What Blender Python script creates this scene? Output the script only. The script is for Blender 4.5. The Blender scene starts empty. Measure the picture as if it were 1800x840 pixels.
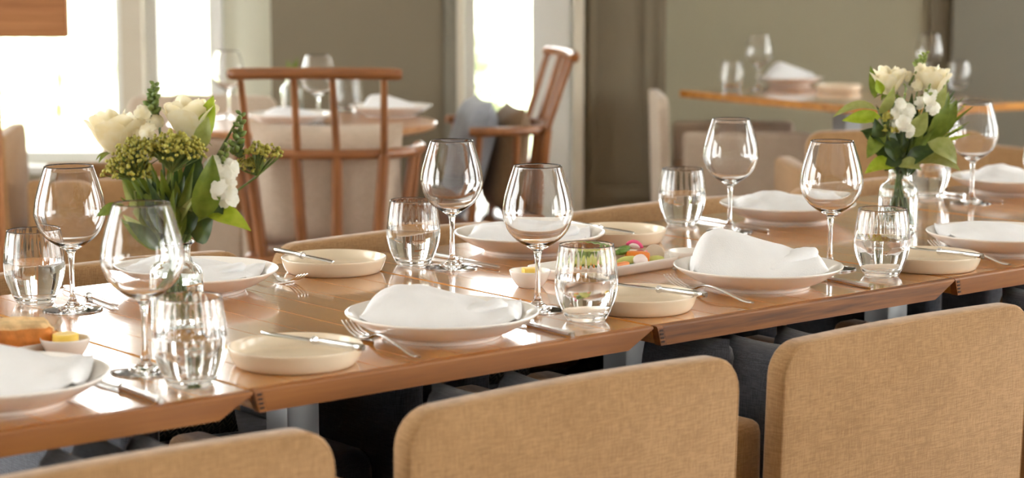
import bpy, bmesh, math, random
from mathutils import Vector, Matrix, noise
random.seed(7)
S = bpy.context.scene
C = S.collection
PI = math.pi

# ------------------------------------------------------------------ camera
FPX = 3605.0
PITCH = math.radians(7.953)
CAM_Z = 1.302
cam = bpy.data.cameras.new('camera')
cam.sensor_width = 36.0
cam.lens = FPX / 1800 * 36
cam.clip_start = 0.05
cam.clip_end = 400
cam.dof.use_dof = True
cam.dof.focus_distance = 3.42
cam.dof.aperture_fstop = 4.2
cob = bpy.data.objects.new('camera', cam)
C.objects.link(cob)
cob.location = (0, 0, CAM_Z)
cob.rotation_euler = (PI / 2 - PITCH, 0, 0)
S.camera = cob

# ------------------------------------------------------------------ world, exposure
w = bpy.data.worlds.new('world')
S.world = w
w.use_nodes = True
nt = w.node_tree
bgn = nt.nodes['Background']
bgn.inputs['Color'].default_value = (1.0, 0.985, 0.96, 1)
bgn.inputs['Strength'].default_value = 7.0
sun = bpy.data.lights.new('sun', 'SUN')      # high sun behind the building: falls on the garden only
sun.energy = 16
sun.angle = math.radians(1.0)
sun.color = (1.0, 0.96, 0.9)
sob = bpy.data.objects.new('sun', sun)
C.objects.link(sob)
sob.rotation_euler = (math.radians(42), 0, math.radians(8))
S.view_settings.view_transform = 'Standard'
S.view_settings.look = 'None'
S.view_settings.gamma = 1
S.view_settings.use_curve_mapping = False
S.view_settings.exposure = 0.82
S.cycles.max_bounces = 20
S.cycles.transmission_bounces = 20
S.cycles.transparent_max_bounces = 16
S.cycles.diffuse_bounces = 5
S.cycles.glossy_bounces = 6

# ------------------------------------------------------------------ frames of reference
AX = math.radians(39.799)          # direction of the row of tables
CX, CY = -1.40841, -2.21585
TZ = 0.74                          # table top height
ca, sa = math.cos(AX), math.sin(AX)

def T(tx, ty, z=TZ):               # table frame (along the row, across it) -> world
    x, y = tx - CX, ty - CY
    return Vector((ca * x - sa * y, sa * x + ca * y, z))

cp, sp = math.cos(PITCH), math.sin(PITCH)

def ray(u, v):
    dx, dz = (u - 900) / FPX, (420 - v) / FPX
    return Vector((dx, cp + dz * sp, -sp + dz * cp))

def at(u, v, z):                   # where the line of sight meets height z
    d = ray(u, v)
    return Vector((0, 0, CAM_Z)) + d * ((z - CAM_Z) / d.z)

def atY(u, v, y):                  # where it meets the upright plane at distance y
    d = ray(u, v)
    return Vector((0, 0, CAM_Z)) + d * (y / d.y)

def X(u, y):
    return (u - 900) / FPX * y * 1.0097

# ------------------------------------------------------------------ materials
MATS = {}

def newmat(name):
    m = bpy.data.materials.new(name)
    m.use_nodes = True
    MATS[name] = m
    n = m.node_tree.nodes
    return m, n, m.node_tree.links, n['Principled BSDF']

def plain(name, col, rough=0.6, metal=0, spec=0.5, trans=0, ior=1.45, var=0.0, scale=8, bump=0, bscale=200, sub=0, coat=0, alpha=1, sheen=0):
    m, n, l, b = newmat(name)
    b.inputs['Base Color'].default_value = (*col, 1)
    b.inputs['Roughness'].default_value = rough
    b.inputs['Metallic'].default_value = metal
    b.inputs['Specular IOR Level'].default_value = spec
    b.inputs['Transmission Weight'].default_value = trans
    b.inputs['IOR'].default_value = ior
    b.inputs['Coat Weight'].default_value = coat
    b.inputs['Sheen Weight'].default_value = sheen
    if sub:
        b.inputs['Subsurface Weight'].default_value = sub
        b.inputs['Subsurface Radius'].default_value = (0.01, 0.008, 0.006)
    tc = n.new('ShaderNodeTexCoord')
    if var:
        t = n.new('ShaderNodeTexNoise'); t.inputs['Scale'].default_value = scale
        t.inputs['Detail'].default_value = 4
        l.new(tc.outputs['Object'], t.inputs['Vector'])
        r = n.new('ShaderNodeValToRGB')
        r.color_ramp.elements[0].position = 0.3
        r.color_ramp.elements[1].position = 0.7
        r.color_ramp.elements[0].color = (*[c * (1 - var) for c in col], 1)
        r.color_ramp.elements[1].color = (*[min(1, c * (1 + var)) for c in col], 1)
        l.new(t.outputs['Fac'], r.inputs['Fac'])
        l.new(r.outputs['Color'], b.inputs['Base Color'])
    if bump:
        t2 = n.new('ShaderNodeTexNoise'); t2.inputs['Scale'].default_value = bscale
        l.new(tc.outputs['Object'], t2.inputs['Vector'])
        bp = n.new('ShaderNodeBump'); bp.inputs['Strength'].default_value = bump
        bp.inputs['Distance'].default_value = 0.002
        l.new(t2.outputs['Fac'], bp.inputs['Height'])
        l.new(bp.outputs['Normal'], b.inputs['Normal'])
    return m

def wood(name, c0, c1, c2, axis='Y', rough=0.3, coat=0.5, sc=1.0, per_obj=0.25):
    m, n, l, b = newmat(name)
    tc = n.new('ShaderNodeTexCoord')
    oi = n.new('ShaderNodeObjectInfo')
    mp = n.new('ShaderNodeMapping')
    s = {'X': (2.2, 38, 38), 'Y': (38, 2.2, 38), 'Z': (38, 38, 2.2)}[axis]
    mp.inputs['Scale'].default_value = [k * sc for k in s]
    add = n.new('ShaderNodeVectorMath'); add.operation = 'ADD'
    mul = n.new('ShaderNodeVectorMath'); mul.operation = 'SCALE'
    cmb = n.new('ShaderNodeCombineXYZ')
    for k in ('X', 'Y', 'Z'):
        l.new(oi.outputs['Random'], cmb.inputs[k])
    l.new(cmb.outputs[0], mul.inputs[0]); mul.inputs['Scale'].default_value = 7
    l.new(tc.outputs['Object'], add.inputs[0]); l.new(mul.outputs[0], add.inputs[1])
    l.new(add.outputs[0], mp.inputs['Vector'])
    t = n.new('ShaderNodeTexNoise'); t.inputs['Scale'].default_value = 1.0
    t.inputs['Detail'].default_value = 6; t.inputs['Distortion'].default_value = 0.6
    l.new(mp.outputs[0], t.inputs['Vector'])
    t3 = n.new('ShaderNodeTexNoise'); t3.inputs['Scale'].default_value = 5
    t3.inputs['Detail'].default_value = 5
    l.new(mp.outputs[0], t3.inputs['Vector'])
    mx0 = n.new('ShaderNodeMath'); mx0.operation = 'MULTIPLY_ADD'
    mx0.inputs[1].default_value = 0.35
    l.new(t3.outputs['Fac'], mx0.inputs[0]); l.new(t.outputs['Fac'], mx0.inputs[2])
    r = n.new('ShaderNodeValToRGB')
    e = r.color_ramp.elements
    e[0].position = 0.42; e[0].color = (*c0, 1)
    e[1].position = 0.92; e[1].color = (*c2, 1)
    k = e.new(0.66); k.color = (*c1, 1)
    l.new(mx0.outputs[0], r.inputs['Fac'])
    hs = n.new('ShaderNodeHueSaturation')
    ma = n.new('ShaderNodeMath'); ma.operation = 'MULTIPLY_ADD'
    ma.inputs[1].default_value = per_obj; ma.inputs[2].default_value = 1 - per_obj / 2
    l.new(oi.outputs['Random'], ma.inputs[0]); l.new(ma.outputs[0], hs.inputs['Value'])
    l.new(r.outputs['Color'], hs.inputs['Color'])
    l.new(hs.outputs['Color'], b.inputs['Base Color'])
    b.inputs['Roughness'].default_value = rough
    b.inputs['Coat Weight'].default_value = coat
    b.inputs['Coat Roughness'].default_value = 0.07
    bp = n.new('ShaderNodeBump'); bp.inputs['Strength'].default_value = 0.07
    bp.inputs['Distance'].default_value = 0.001
    l.new(t3.outputs['Fac'], bp.inputs['Height']); l.new(bp.outputs['Normal'], b.inputs['Normal'])
    l.new(bp.outputs['Normal'], b.inputs['Coat Normal'])
    return m

def linen(name, c0, c1, rough=0.9, wsc=420):
    m, n, l, b = newmat(name)
    tc = n.new('ShaderNodeTexCoord')
    outs = []
    for s in ((110, 110, 1900), (1900, 1900, 110)):
        mp = n.new('ShaderNodeMapping'); mp.inputs['Scale'].default_value = [k * wsc / 420 for k in s]
        l.new(tc.outputs['Object'], mp.inputs['Vector'])
        t = n.new('ShaderNodeTexNoise'); t.inputs['Scale'].default_value = 0.45
        t.inputs['Detail'].default_value = 3
        l.new(mp.outputs[0], t.inputs['Vector']); outs.append(t)
    a = n.new('ShaderNodeMath'); a.operation = 'ADD'
    l.new(outs[0].outputs['Fac'], a.inputs[0]); l.new(outs[1].outputs['Fac'], a.inputs[1])
    big = n.new('ShaderNodeTexNoise'); big.inputs['Scale'].default_value = 14
    big.inputs['Detail'].default_value = 5
    l.new(tc.outputs['Object'], big.inputs['Vector'])
    a2 = n.new('ShaderNodeMath'); a2.operation = 'MULTIPLY_ADD'; a2.inputs[1].default_value = 0.35
    l.new(big.outputs['Fac'], a2.inputs[0]); l.new(a.outputs[0], a2.inputs[2])
    r = n.new('ShaderNodeValToRGB')
    r.color_ramp.elements[0].position = 0.92; r.color_ramp.elements[0].color = (*c0, 1)
    r.color_ramp.elements[1].position = 1.0; r.color_ramp.elements[1].color = (*c1, 1)
    mr = n.new('ShaderNodeMapRange')
    mr.inputs['From Min'].default_value = 0.85; mr.inputs['From Max'].default_value = 1.5
    l.new(a2.outputs[0], mr.inputs['Value'])
    r.color_ramp.elements[0].position = 0.2; r.color_ramp.elements[1].position = 0.8
    l.new(mr.outputs[0], r.inputs['Fac'])
    l.new(r.outputs['Color'], b.inputs['Base Color'])
    b.inputs['Roughness'].default_value = rough
    b.inputs['Sheen Weight'].default_value = 0.25
    b.inputs['Sheen Roughness'].default_value = 0.5
    b.inputs['Specular IOR Level'].default_value = 0.2
    bp = n.new('ShaderNodeBump'); bp.inputs['Strength'].default_value = 0.35
    bp.inputs['Distance'].default_value = 0.0012
    l.new(a.outputs[0], bp.inputs['Height']); l.new(bp.outputs['Normal'], b.inputs['Normal'])
    return m

def leafmat(name, c0, c1, trans=0.35):
    m, n, l, b = newmat(name)
    tc = n.new('ShaderNodeTexCoord')
    t = n.new('ShaderNodeTexNoise'); t.inputs['Scale'].default_value = 60
    l.new(tc.outputs['Object'], t.inputs['Vector'])
    r = n.new('ShaderNodeValToRGB')
    r.color_ramp.elements[0].position = 0.35; r.color_ramp.elements[0].color = (*c0, 1)
    r.color_ramp.elements[1].position = 0.65; r.color_ramp.elements[1].color = (*c1, 1)
    l.new(t.outputs['Fac'], r.inputs['Fac'])
    l.new(r.outputs['Color'], b.inputs['Base Color'])
    b.inputs['Roughness'].default_value = 0.4
    tr = n.new('ShaderNodeBsdfTranslucent')
    l.new(r.outputs['Color'], tr.inputs['Color'])
    mx = n.new('ShaderNodeMixShader'); mx.inputs[0].default_value = trans
    out = n['Material Output']
    l.new(b.outputs[0], mx.inputs[1]); l.new(tr.outputs[0], mx.inputs[2])
    l.new(mx.outputs[0], out.inputs['Surface'])
    return m

def pane_mat(name):
    m, n, l, b = newmat(name)
    n.remove(b)
    fr = n.new('ShaderNodeFresnel'); fr.inputs['IOR'].default_value = 1.45
    tb = n.new('ShaderNodeBsdfTransparent'); tb.inputs['Color'].default_value = (0.97, 0.985, 0.98, 1)
    gl = n.new('ShaderNodeBsdfGlossy'); gl.inputs['Roughness'].default_value = 0.02
    mx = n.new('ShaderNodeMixShader')
    l.new(fr.outputs[0], mx.inputs[0]); l.new(tb.outputs[0], mx.inputs[1]); l.new(gl.outputs[0], mx.inputs[2])
    l.new(mx.outputs[0], n['Material Output'].inputs['Surface'])
    return m

def herringbone(name, c0, c1, sc=55):
    m, n, l, b = newmat(name)
    tc = n.new('ShaderNodeTexCoord'); sx = n.new('ShaderNodeSeparateXYZ')
    l.new(tc.outputs['Object'], sx.inputs[0])
    pp = n.new('ShaderNodeMath'); pp.operation = 'PINGPONG'; pp.inputs[1].default_value = 0.012
    l.new(sx.outputs['X'], pp.inputs[0])
    ad = n.new('ShaderNodeMath'); ad.operation = 'ADD'
    l.new(pp.outputs[0], ad.inputs[0]); l.new(sx.outputs['Z'], ad.inputs[1])
    p2 = n.new('ShaderNodeMath'); p2.operation = 'PINGPONG'; p2.inputs[1].default_value = 0.005
    l.new(ad.outputs[0], p2.inputs[0])
    gt = n.new('ShaderNodeMath'); gt.operation = 'GREATER_THAN'; gt.inputs[1].default_value = 0.003
    l.new(p2.outputs[0], gt.inputs[0])
    r = n.new('ShaderNodeMix'); r.data_type = 'RGBA'
    r.inputs['A'].default_value = (*c0, 1); r.inputs['B'].default_value = (*c1, 1)
    l.new(gt.outputs[0], r.inputs['Factor']); l.new(r.outputs['Result'], b.inputs['Base Color'])
    b.inputs['Roughness'].default_value = 0.9
    return m

M = MATS
wood('oak_top', (0.36, 0.130, 0.020), (0.53, 0.215, 0.036), (0.66, 0.30, 0.06), 'Y', 0.16, 1.0, per_obj=0.16)
wood('oak_chair', (0.17, 0.06, 0.018), (0.25, 0.092, 0.028), (0.32, 0.125, 0.04), 'Z', 0.35, 0.3, per_obj=0.1)
wood('oak_edge_shaded', (0.19, 0.060, 0.006), (0.28, 0.092, 0.010), (0.36, 0.13, 0.016), 'X', 0.5, 0.0, per_obj=0.1)  # oak darkened: shade of the camera-facing front put into its colour
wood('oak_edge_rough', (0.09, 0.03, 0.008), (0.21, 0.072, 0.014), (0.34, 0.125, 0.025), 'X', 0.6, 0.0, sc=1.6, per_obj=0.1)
wood('oak_rail', (0.17, 0.06, 0.018), (0.25, 0.092, 0.028), (0.32, 0.125, 0.04), 'X', 0.35, 0.3, per_obj=0.1)
wood('oak_round', (0.36, 0.17, 0.075), (0.45, 0.23, 0.11), (0.52, 0.29, 0.15), 'X', 0.3, 0.3, per_obj=0.1)
wood('oak_divider', (0.30, 0.115, 0.04), (0.40, 0.165, 0.06), (0.47, 0.21, 0.08), 'X', 0.45, 0.1, per_obj=0.1)
wood('dark_floor', (0.15, 0.09, 0.05), (0.21, 0.13, 0.075), (0.27, 0.17, 0.10), 'Y', 0.4, 0.2, per_obj=0.3)
plain('finger_dark', (0.05, 0.02, 0.008), 0.7)
linen('linen_tan', (0.31, 0.172, 0.074), (0.455, 0.268, 0.128))
linen('linen_beige', (0.46, 0.36, 0.27), (0.60, 0.49, 0.39))
linen('linen_navy', (0.042, 0.046, 0.058), (0.095, 0.103, 0.128))
linen('linen_grey', (0.20, 0.21, 0.24), (0.32, 0.33, 0.36))
linen('linen_brown', (0.18, 0.11, 0.06), (0.28, 0.18, 0.10))
plain('napkin_white', (0.83, 0.83, 0.85), 0.85, var=0.02, scale=30, bump=0.25, bscale=500, spec=0.2)
plain('china', (0.88, 0.84, 0.79), 0.18, var=0.015, scale=20, coat=0.3)
plain('stoneware', (0.78, 0.66, 0.50), 0.25, var=0.03, scale=25, coat=0.3)
plain('steel', (0.72, 0.71, 0.70), 0.16, metal=1)
plain('column_grey', (0.42, 0.43, 0.44), 0.4, metal=0.3, var=0.03)
plain('glass', (1, 1, 1), 0.0, trans=1, ior=1.45)
plain('vase_glass', (0.97, 1.0, 0.985), 0.0, trans=1, ior=1.45)
plain('water', (1, 1, 1), 0.0, trans=1, ior=1.33)
pane_mat('pane')
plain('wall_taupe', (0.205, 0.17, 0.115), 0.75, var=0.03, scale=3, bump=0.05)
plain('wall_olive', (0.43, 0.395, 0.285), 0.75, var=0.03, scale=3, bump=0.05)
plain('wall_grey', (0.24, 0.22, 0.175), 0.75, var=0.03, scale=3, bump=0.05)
plain('cream_lit_wall', (0.72, 0.72, 0.60), 0.7, var=0.02)  # cream parapet; on the wall return, sunlight put into the colour
plain('trim_cream', (0.62, 0.56, 0.46), 0.55, var=0.02)
plain('trim_white', (0.80, 0.80, 0.78), 0.5, var=0.02)
plain('ceiling_white', (0.78, 0.75, 0.70), 0.9, var=0.02)
plain('terrace', (0.55, 0.53, 0.48), 0.9, var=0.1, scale=2)
leafmat('lawn', (0.22, 0.27, 0.10), (0.34, 0.38, 0.2), 0.0)
leafmat('hedge', (0.42, 0.47, 0.30), (0.56, 0.60, 0.45), 0.3)
leafmat('leaf_dark', (0.030, 0.060, 0.012), (0.06, 0.105, 0.022), 0.3)
leafmat('leaf_mid', (0.13, 0.185, 0.018), (0.20, 0.26, 0.035), 0.4)
leafmat('leaf_lime', (0.30, 0.42, 0.022), (0.42, 0.53, 0.05), 0.5)
leafmat('leaf_sage', (0.30, 0.34, 0.085), (0.40, 0.43, 0.15), 0.4)
leafmat('petal_cream', (0.90, 0.82, 0.58), (0.95, 0.90, 0.74), 0.4)
leafmat('petal_white', (0.92, 0.90, 0.80), (0.96, 0.95, 0.88), 0.45)
leafmat('bud_green', (0.22, 0.30, 0.06), (0.34, 0.40, 0.11), 0.25)
leafmat('bud_dark', (0.13, 0.20, 0.04), (0.22, 0.29, 0.07), 0.25)
leafmat('berry', (0.34, 0.31, 0.04), (0.52, 0.48, 0.09), 0.15)
leafmat('stem', (0.10, 0.15, 0.03), (0.17, 0.23, 0.06), 0.1)
plain('butter', (0.90, 0.62, 0.12), 0.45, sub=0.2, var=0.03)
plain('crust', (0.62, 0.22, 0.045), 0.6, var=0.45, scale=30, bump=0.6, bscale=120)
plain('crumb', (0.80, 0.55, 0.28), 0.8, var=0.25, scale=60, bump=0.9, bscale=160)
plain('carrot', (0.85, 0.25, 0.03), 0.4, var=0.1, scale=50)
plain('radish_pink', (0.85, 0.12, 0.28), 0.35, var=0.1, scale=60)
plain('radish_white', (0.86, 0.74, 0.72), 0.4, var=0.05)
plain('beet', (0.25, 0.01, 0.03), 0.35, var=0.2, scale=60)
plain('avocado_flesh', (0.62, 0.65, 0.20), 0.4, var=0.1, scale=40)
plain('avocado_skin', (0.07, 0.17, 0.02), 0.4, var=0.2, scale=60)
plain('asparagus', (0.13, 0.24, 0.04), 0.4, var=0.3, scale=90)
plain('endive', (0.84, 0.74, 0.58), 0.4, var=0.06)
plain('turnip', (0.62, 0.50, 0.38), 0.45, var=0.08, scale=40)
herringbone('herringbone', (0.03, 0.03, 0.028), (0.16, 0.145, 0.12))

# ------------------------------------------------------------------ mesh helpers
def mesh(name, verts, faces, smooth=True, angle=40):
    me = bpy.data.meshes.new(name)
    me.from_pydata([tuple(v) for v in verts], [], faces)
    me.update()
    if smooth:
        me.shade_smooth()
        if angle:
            me.set_sharp_from_angle(angle=math.radians(angle))
    return me

def from_bm(name, bm, smooth=True, angle=40):
    me = bpy.data.meshes.new(name)
    bmesh.ops.recalc_face_normals(bm, faces=bm.faces)
    bm.to_mesh(me); bm.free()
    if smooth:
        me.shade_smooth()
        if angle:
            me.set_sharp_from_angle(angle=math.radians(angle))
    return me

def obj(name, me, mat, parent=None, loc=(0, 0, 0), rot=(0, 0, 0)):
    o = bpy.data.objects.new(name, me)
    C.objects.link(o)
    if mat and not me.materials:
        me.materials.append(M[mat])
    o.location = loc
    o.rotation_euler = rot
    if parent:
        o.parent = parent
    return o

def tag(o, label, cat, group=None):
    o['label'] = label
    o['category'] = cat
    if group:
        o['group'] = group
    return o

def thing(name, label, cat, loc=(0, 0, 0), rz=0, group=None):
    o = bpy.data.objects.new(name, None)
    o.empty_display_size = 0.05
    C.objects.link(o)
    o.location = loc
    o.rotation_euler = (0, 0, rz)
    return tag(o, label, cat, group)

def struct(o):
    o['kind'] = 'structure'
    return o

def dup(root, loc, rz, label=None, group=None, cat=None):
    def cpy(o, par):
        c = o.copy(); C.objects.link(c); c.parent = par
        for ch in list(o.children):
            cpy(ch, c)
        return c
    r = cpy(root, None)
    r.location = loc; r.rotation_euler = (0, 0, rz)
    if label: r['label'] = label
    if group: r['group'] = group
    if cat: r['category'] = cat
    return r

def lathe(name, prof, seg=48, closed=False, angle=35, rib=None):
    # prof: (r, z) bottom to top or a loop round the section; r = 0 makes a pole
    vs, fs, rows = [], [], []
    for k, p in enumerate(prof):
        r, z = p[0], p[1]
        if r < 1e-6:
            rows.append([len(vs)]); vs.append((0, 0, z))
        else:
            row = []
            for i in range(seg):
                a = 2 * PI * i / seg
                rr = r
                if rib and len(p) > 2:
                    rr = r + p[2] * math.cos(a * rib)
                row.append(len(vs)); vs.append((rr * math.cos(a), rr * math.sin(a), z))
            rows.append(row)
    n = len(rows)
    for k in range(n if closed else n - 1):
        A, B = rows[k], rows[(k + 1) % n]
        for i in range(seg):
            j = (i + 1) % seg
            if len(A) == 1 and len(B) == 1:
                break
            if len(A) == 1:
                fs.append((A[0], B[j], B[i]))
            elif len(B) == 1:
                fs.append((A[i], A[j], B[0]))
            else:
                fs.append((A[i], A[j], B[j], B[i]))
    return mesh(name, vs, fs, True, angle)

def spline(pts, n=4):
    # Catmull-Rom resample of a list of tuples
    out = []
    P = [pts[0]] + list(pts) + [pts[-1]]
    for i in range(1, len(P) - 2):
        p0, p1, p2, p3 = P[i - 1], P[i], P[i + 1], P[i + 2]
        for k in range(n):
            t = k / n
            out.append(tuple(0.5 * (2 * b + (c - a) * t + (2 * a - 5 * b + 4 * c - d) * t * t + (3 * b - a - 3 * c + d) * t ** 3)
                             for a, b, c, d in zip(p0, p1, p2, p3)))
    out.append(tuple(pts[-1]))
    return out

def rbox(name, sx, sy, sz, r=0.01, seg=2, angle=40, center=(0, 0, 0)):
    bm = bmesh.new()
    bmesh.ops.create_cube(bm, size=1)
    for v in bm.verts:
        v.co = Vector((v.co.x * sx + center[0], v.co.y * sy + center[1], v.co.z * sz + center[2]))
    if r:
        bmesh.ops.bevel(bm, geom=list(bm.edges), offset=r, segments=seg, profile=0.5, affect='EDGES')
    return from_bm(name, bm, True, angle)

def box_into(bm, x0, x1, y0, y1, z0, z1):
    vs = [bm.verts.new(p) for p in ((x0, y0, z0), (x1, y0, z0), (x1, y1, z0), (x0, y1, z0), (x0, y0, z1), (x1, y0, z1), (x1, y1, z1), (x0, y1, z1))]
    for f in ((0, 3, 2, 1), (4, 5, 6, 7), (0, 1, 5, 4), (1, 2, 6, 5), (2, 3, 7, 6), (3, 0, 4, 7)):
        bm.faces.new([vs[i] for i in f])

def box(name, x0, x1, y0, y1, z0, z1):
    bm = bmesh.new(); box_into(bm, x0, x1, y0, y1, z0, z1)
    return from_bm(name, bm, False)

def tube_into(vs, fs, pts, rad, seg=8, cap=True):
    # sweep a circle along pts; rad is a number or list
    pts = [Vector(p) for p in pts]
    n = len(pts)
    rads = rad if isinstance(rad, (list, tuple)) else [rad] * n
    up = Vector((0, 0, 1))
    d0 = (pts[1] - pts[0]).normalized()
    if abs(d0.z) > 0.9:
        up = Vector((1, 0, 0))
    side = d0.cross(up).normalized()
    rows = []
    for i in range(n):
        d = (pts[min(i + 1, n - 1)] - pts[max(i - 1, 0)]).normalized()
        side = (side - d * side.dot(d)).normalized()
        u = d.cross(side)
        row = []
        for k in range(seg):
            a = 2 * PI * k / seg
            row.append(len(vs)); vs.append(pts[i] + (side * math.cos(a) + u * math.sin(a)) * rads[i])
        rows.append(row)
    for i in range(n - 1):
        for k in range(seg):
            j = (k + 1) % seg
            fs.append((rows[i][k], rows[i][j], rows[i + 1][j], rows[i + 1][k]))
    if cap:
        fs.append(tuple(reversed(rows[0]))); fs.append(tuple(rows[-1]))

def tube(name, pts, rad, seg=8):
    vs, fs = [], []
    tube_into(vs, fs, pts, rad, seg)
    return mesh(name, vs, fs, True, 50)

def fixn(me):
    bm = bmesh.new(); bm.from_mesh(me)
    bmesh.ops.recalc_face_normals(bm, faces=bm.faces)
    bm.to_mesh(me); bm.free()
    return me

def pillow_mesh(name, wd, ht, th, n=14, seed=0):
    vs, fs = [], []
    def idx(s, i, j): return s * (n + 1) ** 2 + i * (n + 1) + j
    for s in (0, 1):
        for i in range(n + 1):
            for j in range(n + 1):
                u, v = -1 + 2 * i / n, -1 + 2 * j / n
                pin = 1 - 0.07 * (u * u) * (1 - v * v) * 0 - 0.05 * ((1 - u * u) * v * v + (1 - v * v) * u * u)
                b = max(0, (1 - u ** 4) * (1 - v ** 4)) ** 0.55
                b *= 1 + 0.12 * noise.noise(Vector((u * 2 + seed, v * 2, s * 3)))
                vs.append((u * wd / 2 * pin, (1 if s else -1) * b * th / 2, v * ht / 2 * pin))
    for s in (0, 1):
        for i in range(n):
            for j in range(n):
                q = (idx(s, i, j), idx(s, i + 1, j), idx(s, i + 1, j + 1), idx(s, i, j + 1))
                fs.append(q if s == 0 else tuple(reversed(q)))
    me = bpy.data.meshes.new(name); me.from_pydata(vs, [], fs)
    bm = bmesh.new(); bm.from_mesh(me)
    bmesh.ops.remove_doubles(bm, verts=bm.verts, dist=1e-5)
    bpy.data.meshes.remove(me)
    return from_bm(name, bm, True, 80)

# ------------------------------------------------------------------ the room
WY = 8.6          # window wall
ZC = 2.9

def seg_wall(name, u0, u1, mat, y=WY, z0=0, z1=ZC, th=0.18, dy=0.0):
    return struct(obj(name, box(name, X(u0, y), X(u1, y), y + dy, y + dy + th, z0, z1), mat))

floor = struct(obj('floor', box('floor', -4.2, 5.2, -4.0, 10.4, -0.06, -0.004), 'dark_floor'))
pl = None
for i in range(22):
    x = -3.0 + i * 0.24
    if pl is None:
        pl = box('floor_plank', 0, 0.236, 4.6, 10.0, -0.004, 0.0)
    o = obj('floor_plank', pl, 'dark_floor', floor, (x, 0, 0))
struct(obj('ceiling', box('ceiling', -4.2, 5.2, -4.0, 10.4, ZC, ZC + 0.1), 'ceiling_white'))
# wall behind the diners: pieces between the window openings
SILL, HEAD = 0.42, 2.55
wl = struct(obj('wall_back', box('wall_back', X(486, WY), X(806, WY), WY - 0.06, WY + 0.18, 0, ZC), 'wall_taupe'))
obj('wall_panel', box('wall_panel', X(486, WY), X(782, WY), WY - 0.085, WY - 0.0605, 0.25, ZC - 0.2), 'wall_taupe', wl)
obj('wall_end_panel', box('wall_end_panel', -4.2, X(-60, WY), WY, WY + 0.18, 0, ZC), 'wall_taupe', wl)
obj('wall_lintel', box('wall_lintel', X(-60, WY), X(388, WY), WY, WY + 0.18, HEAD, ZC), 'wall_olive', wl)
obj('wall_parapet', box('wall_parapet', X(-60, WY), X(388, WY), WY, WY + 0.18, 0, SILL), 'cream_lit_wall', wl)
obj('lit_return', box('lit_return', X(402, WY), X(486, WY), WY - 0.04, WY + 0.18, 0, ZC), 'cream_lit_wall', wl)  # pale colour paints in the light on a lit wall return
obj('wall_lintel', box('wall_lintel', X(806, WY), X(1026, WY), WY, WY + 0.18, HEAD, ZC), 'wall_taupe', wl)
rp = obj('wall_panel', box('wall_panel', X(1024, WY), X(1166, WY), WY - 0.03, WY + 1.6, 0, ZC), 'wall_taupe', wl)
# moulding round the recessed panel
for k, (a, b, z0, z1) in enumerate(((1034, 1046, 0.28, 2.4), (1130, 1142, 0.28, 2.4), (1046, 1130, 0.28, 0.33), (1046, 1130, 2.35, 2.4))):
    obj('moulding', box('moulding', X(a, WY), X(b, WY), WY - 0.05, WY - 0.0305, z0, z1), 'wall_taupe', rp)
WR = 10.0
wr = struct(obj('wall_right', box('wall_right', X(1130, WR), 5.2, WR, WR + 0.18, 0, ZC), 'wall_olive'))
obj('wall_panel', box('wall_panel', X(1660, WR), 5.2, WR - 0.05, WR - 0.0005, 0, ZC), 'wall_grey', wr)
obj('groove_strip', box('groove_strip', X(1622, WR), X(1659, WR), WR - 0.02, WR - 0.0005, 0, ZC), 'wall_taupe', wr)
wle = struct(obj('wall_left', box('wall_left', -4.38, -4.2, -4.0, 10.4, 0, 0.5), 'wall_olive'))
obj('wall_lintel', box('wall_lintel', -4.38, -4.2, -4.0, 10.4, 2.5, ZC), 'wall_olive', wle)
for k in range(6):
    y_ = -4.0 + k * 2.72
    obj('wall_pier', box('wall_pier', -4.38, -4.2, y_, y_ + 0.8, 0.5, 2.5), 'wall_olive', wle)
    if k < 5:
        obj('pane', box('pane', -4.30, -4.294, y_ + 0.8, y_ + 2.72, 0.5, 2.5), 'pane', wle)
wfr = struct(obj('wall_fill_block', box('wall_fill_block', -4.38, 5.4, -4.18, -4.0, 0, ZC), 'wall_olive'))  # unseen wall behind the camera, added to cut the frontal fill light
wri = struct(obj('wall_side', box('wall_side', 5.2, 5.38, -4.0, 10.4, 0, 0.6), 'wall_olive'))
obj('wall_lintel', box('wall_lintel', 5.2, 5.38, -4.0, 10.4, 2.75, ZC), 'wall_olive', wri)
for k in range(6):
    y_ = -4.0 + k * 2.75
    obj('wall_pier', box('wall_pier', 5.2, 5.38, y_, y_ + 0.9, 0.6, 2.75), 'wall_olive', wri)
    if k < 5:
        obj('pane', box('pane', 5.28, 5.286, y_ + 0.9, y_ + 2.75, 0.6, 2.75), 'pane', wri)
struct(obj('baseboard_back', box('baseboard_back', X(486, WY), X(783, WY), WY - 0.105, WY - 0.0855, 0, 0.16), 'wall_taupe'))
struct(obj('trim_1', box('trim_1', X(784, WY), X(805, WY), WY - 0.10, WY - 0.0605, 0, HEAD), 'wall_grey'))
struct(obj('trim_2', box('trim_2', X(805.5, WY), X(816, WY), WY - 0.12, WY + 0.16, 0, HEAD), 'trim_cream'))
struct(obj('trim_3', box('trim_3', X(1006, WY), X(1023, WY), WY - 0.12, WY + 0.16, 0, HEAD), 'trim_cream'))
struct(obj('trim_4', box('trim_4', X(389, WY), X(401, WY), WY - 0.08, WY + 0.16, 0, HEAD), 'trim_white'))
struct(obj('trim_5', box('trim_5', X(226, WY), X(262, WY), WY - 0.05, WY + 0.16, SILL, HEAD), 'trim_cream'))

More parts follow.
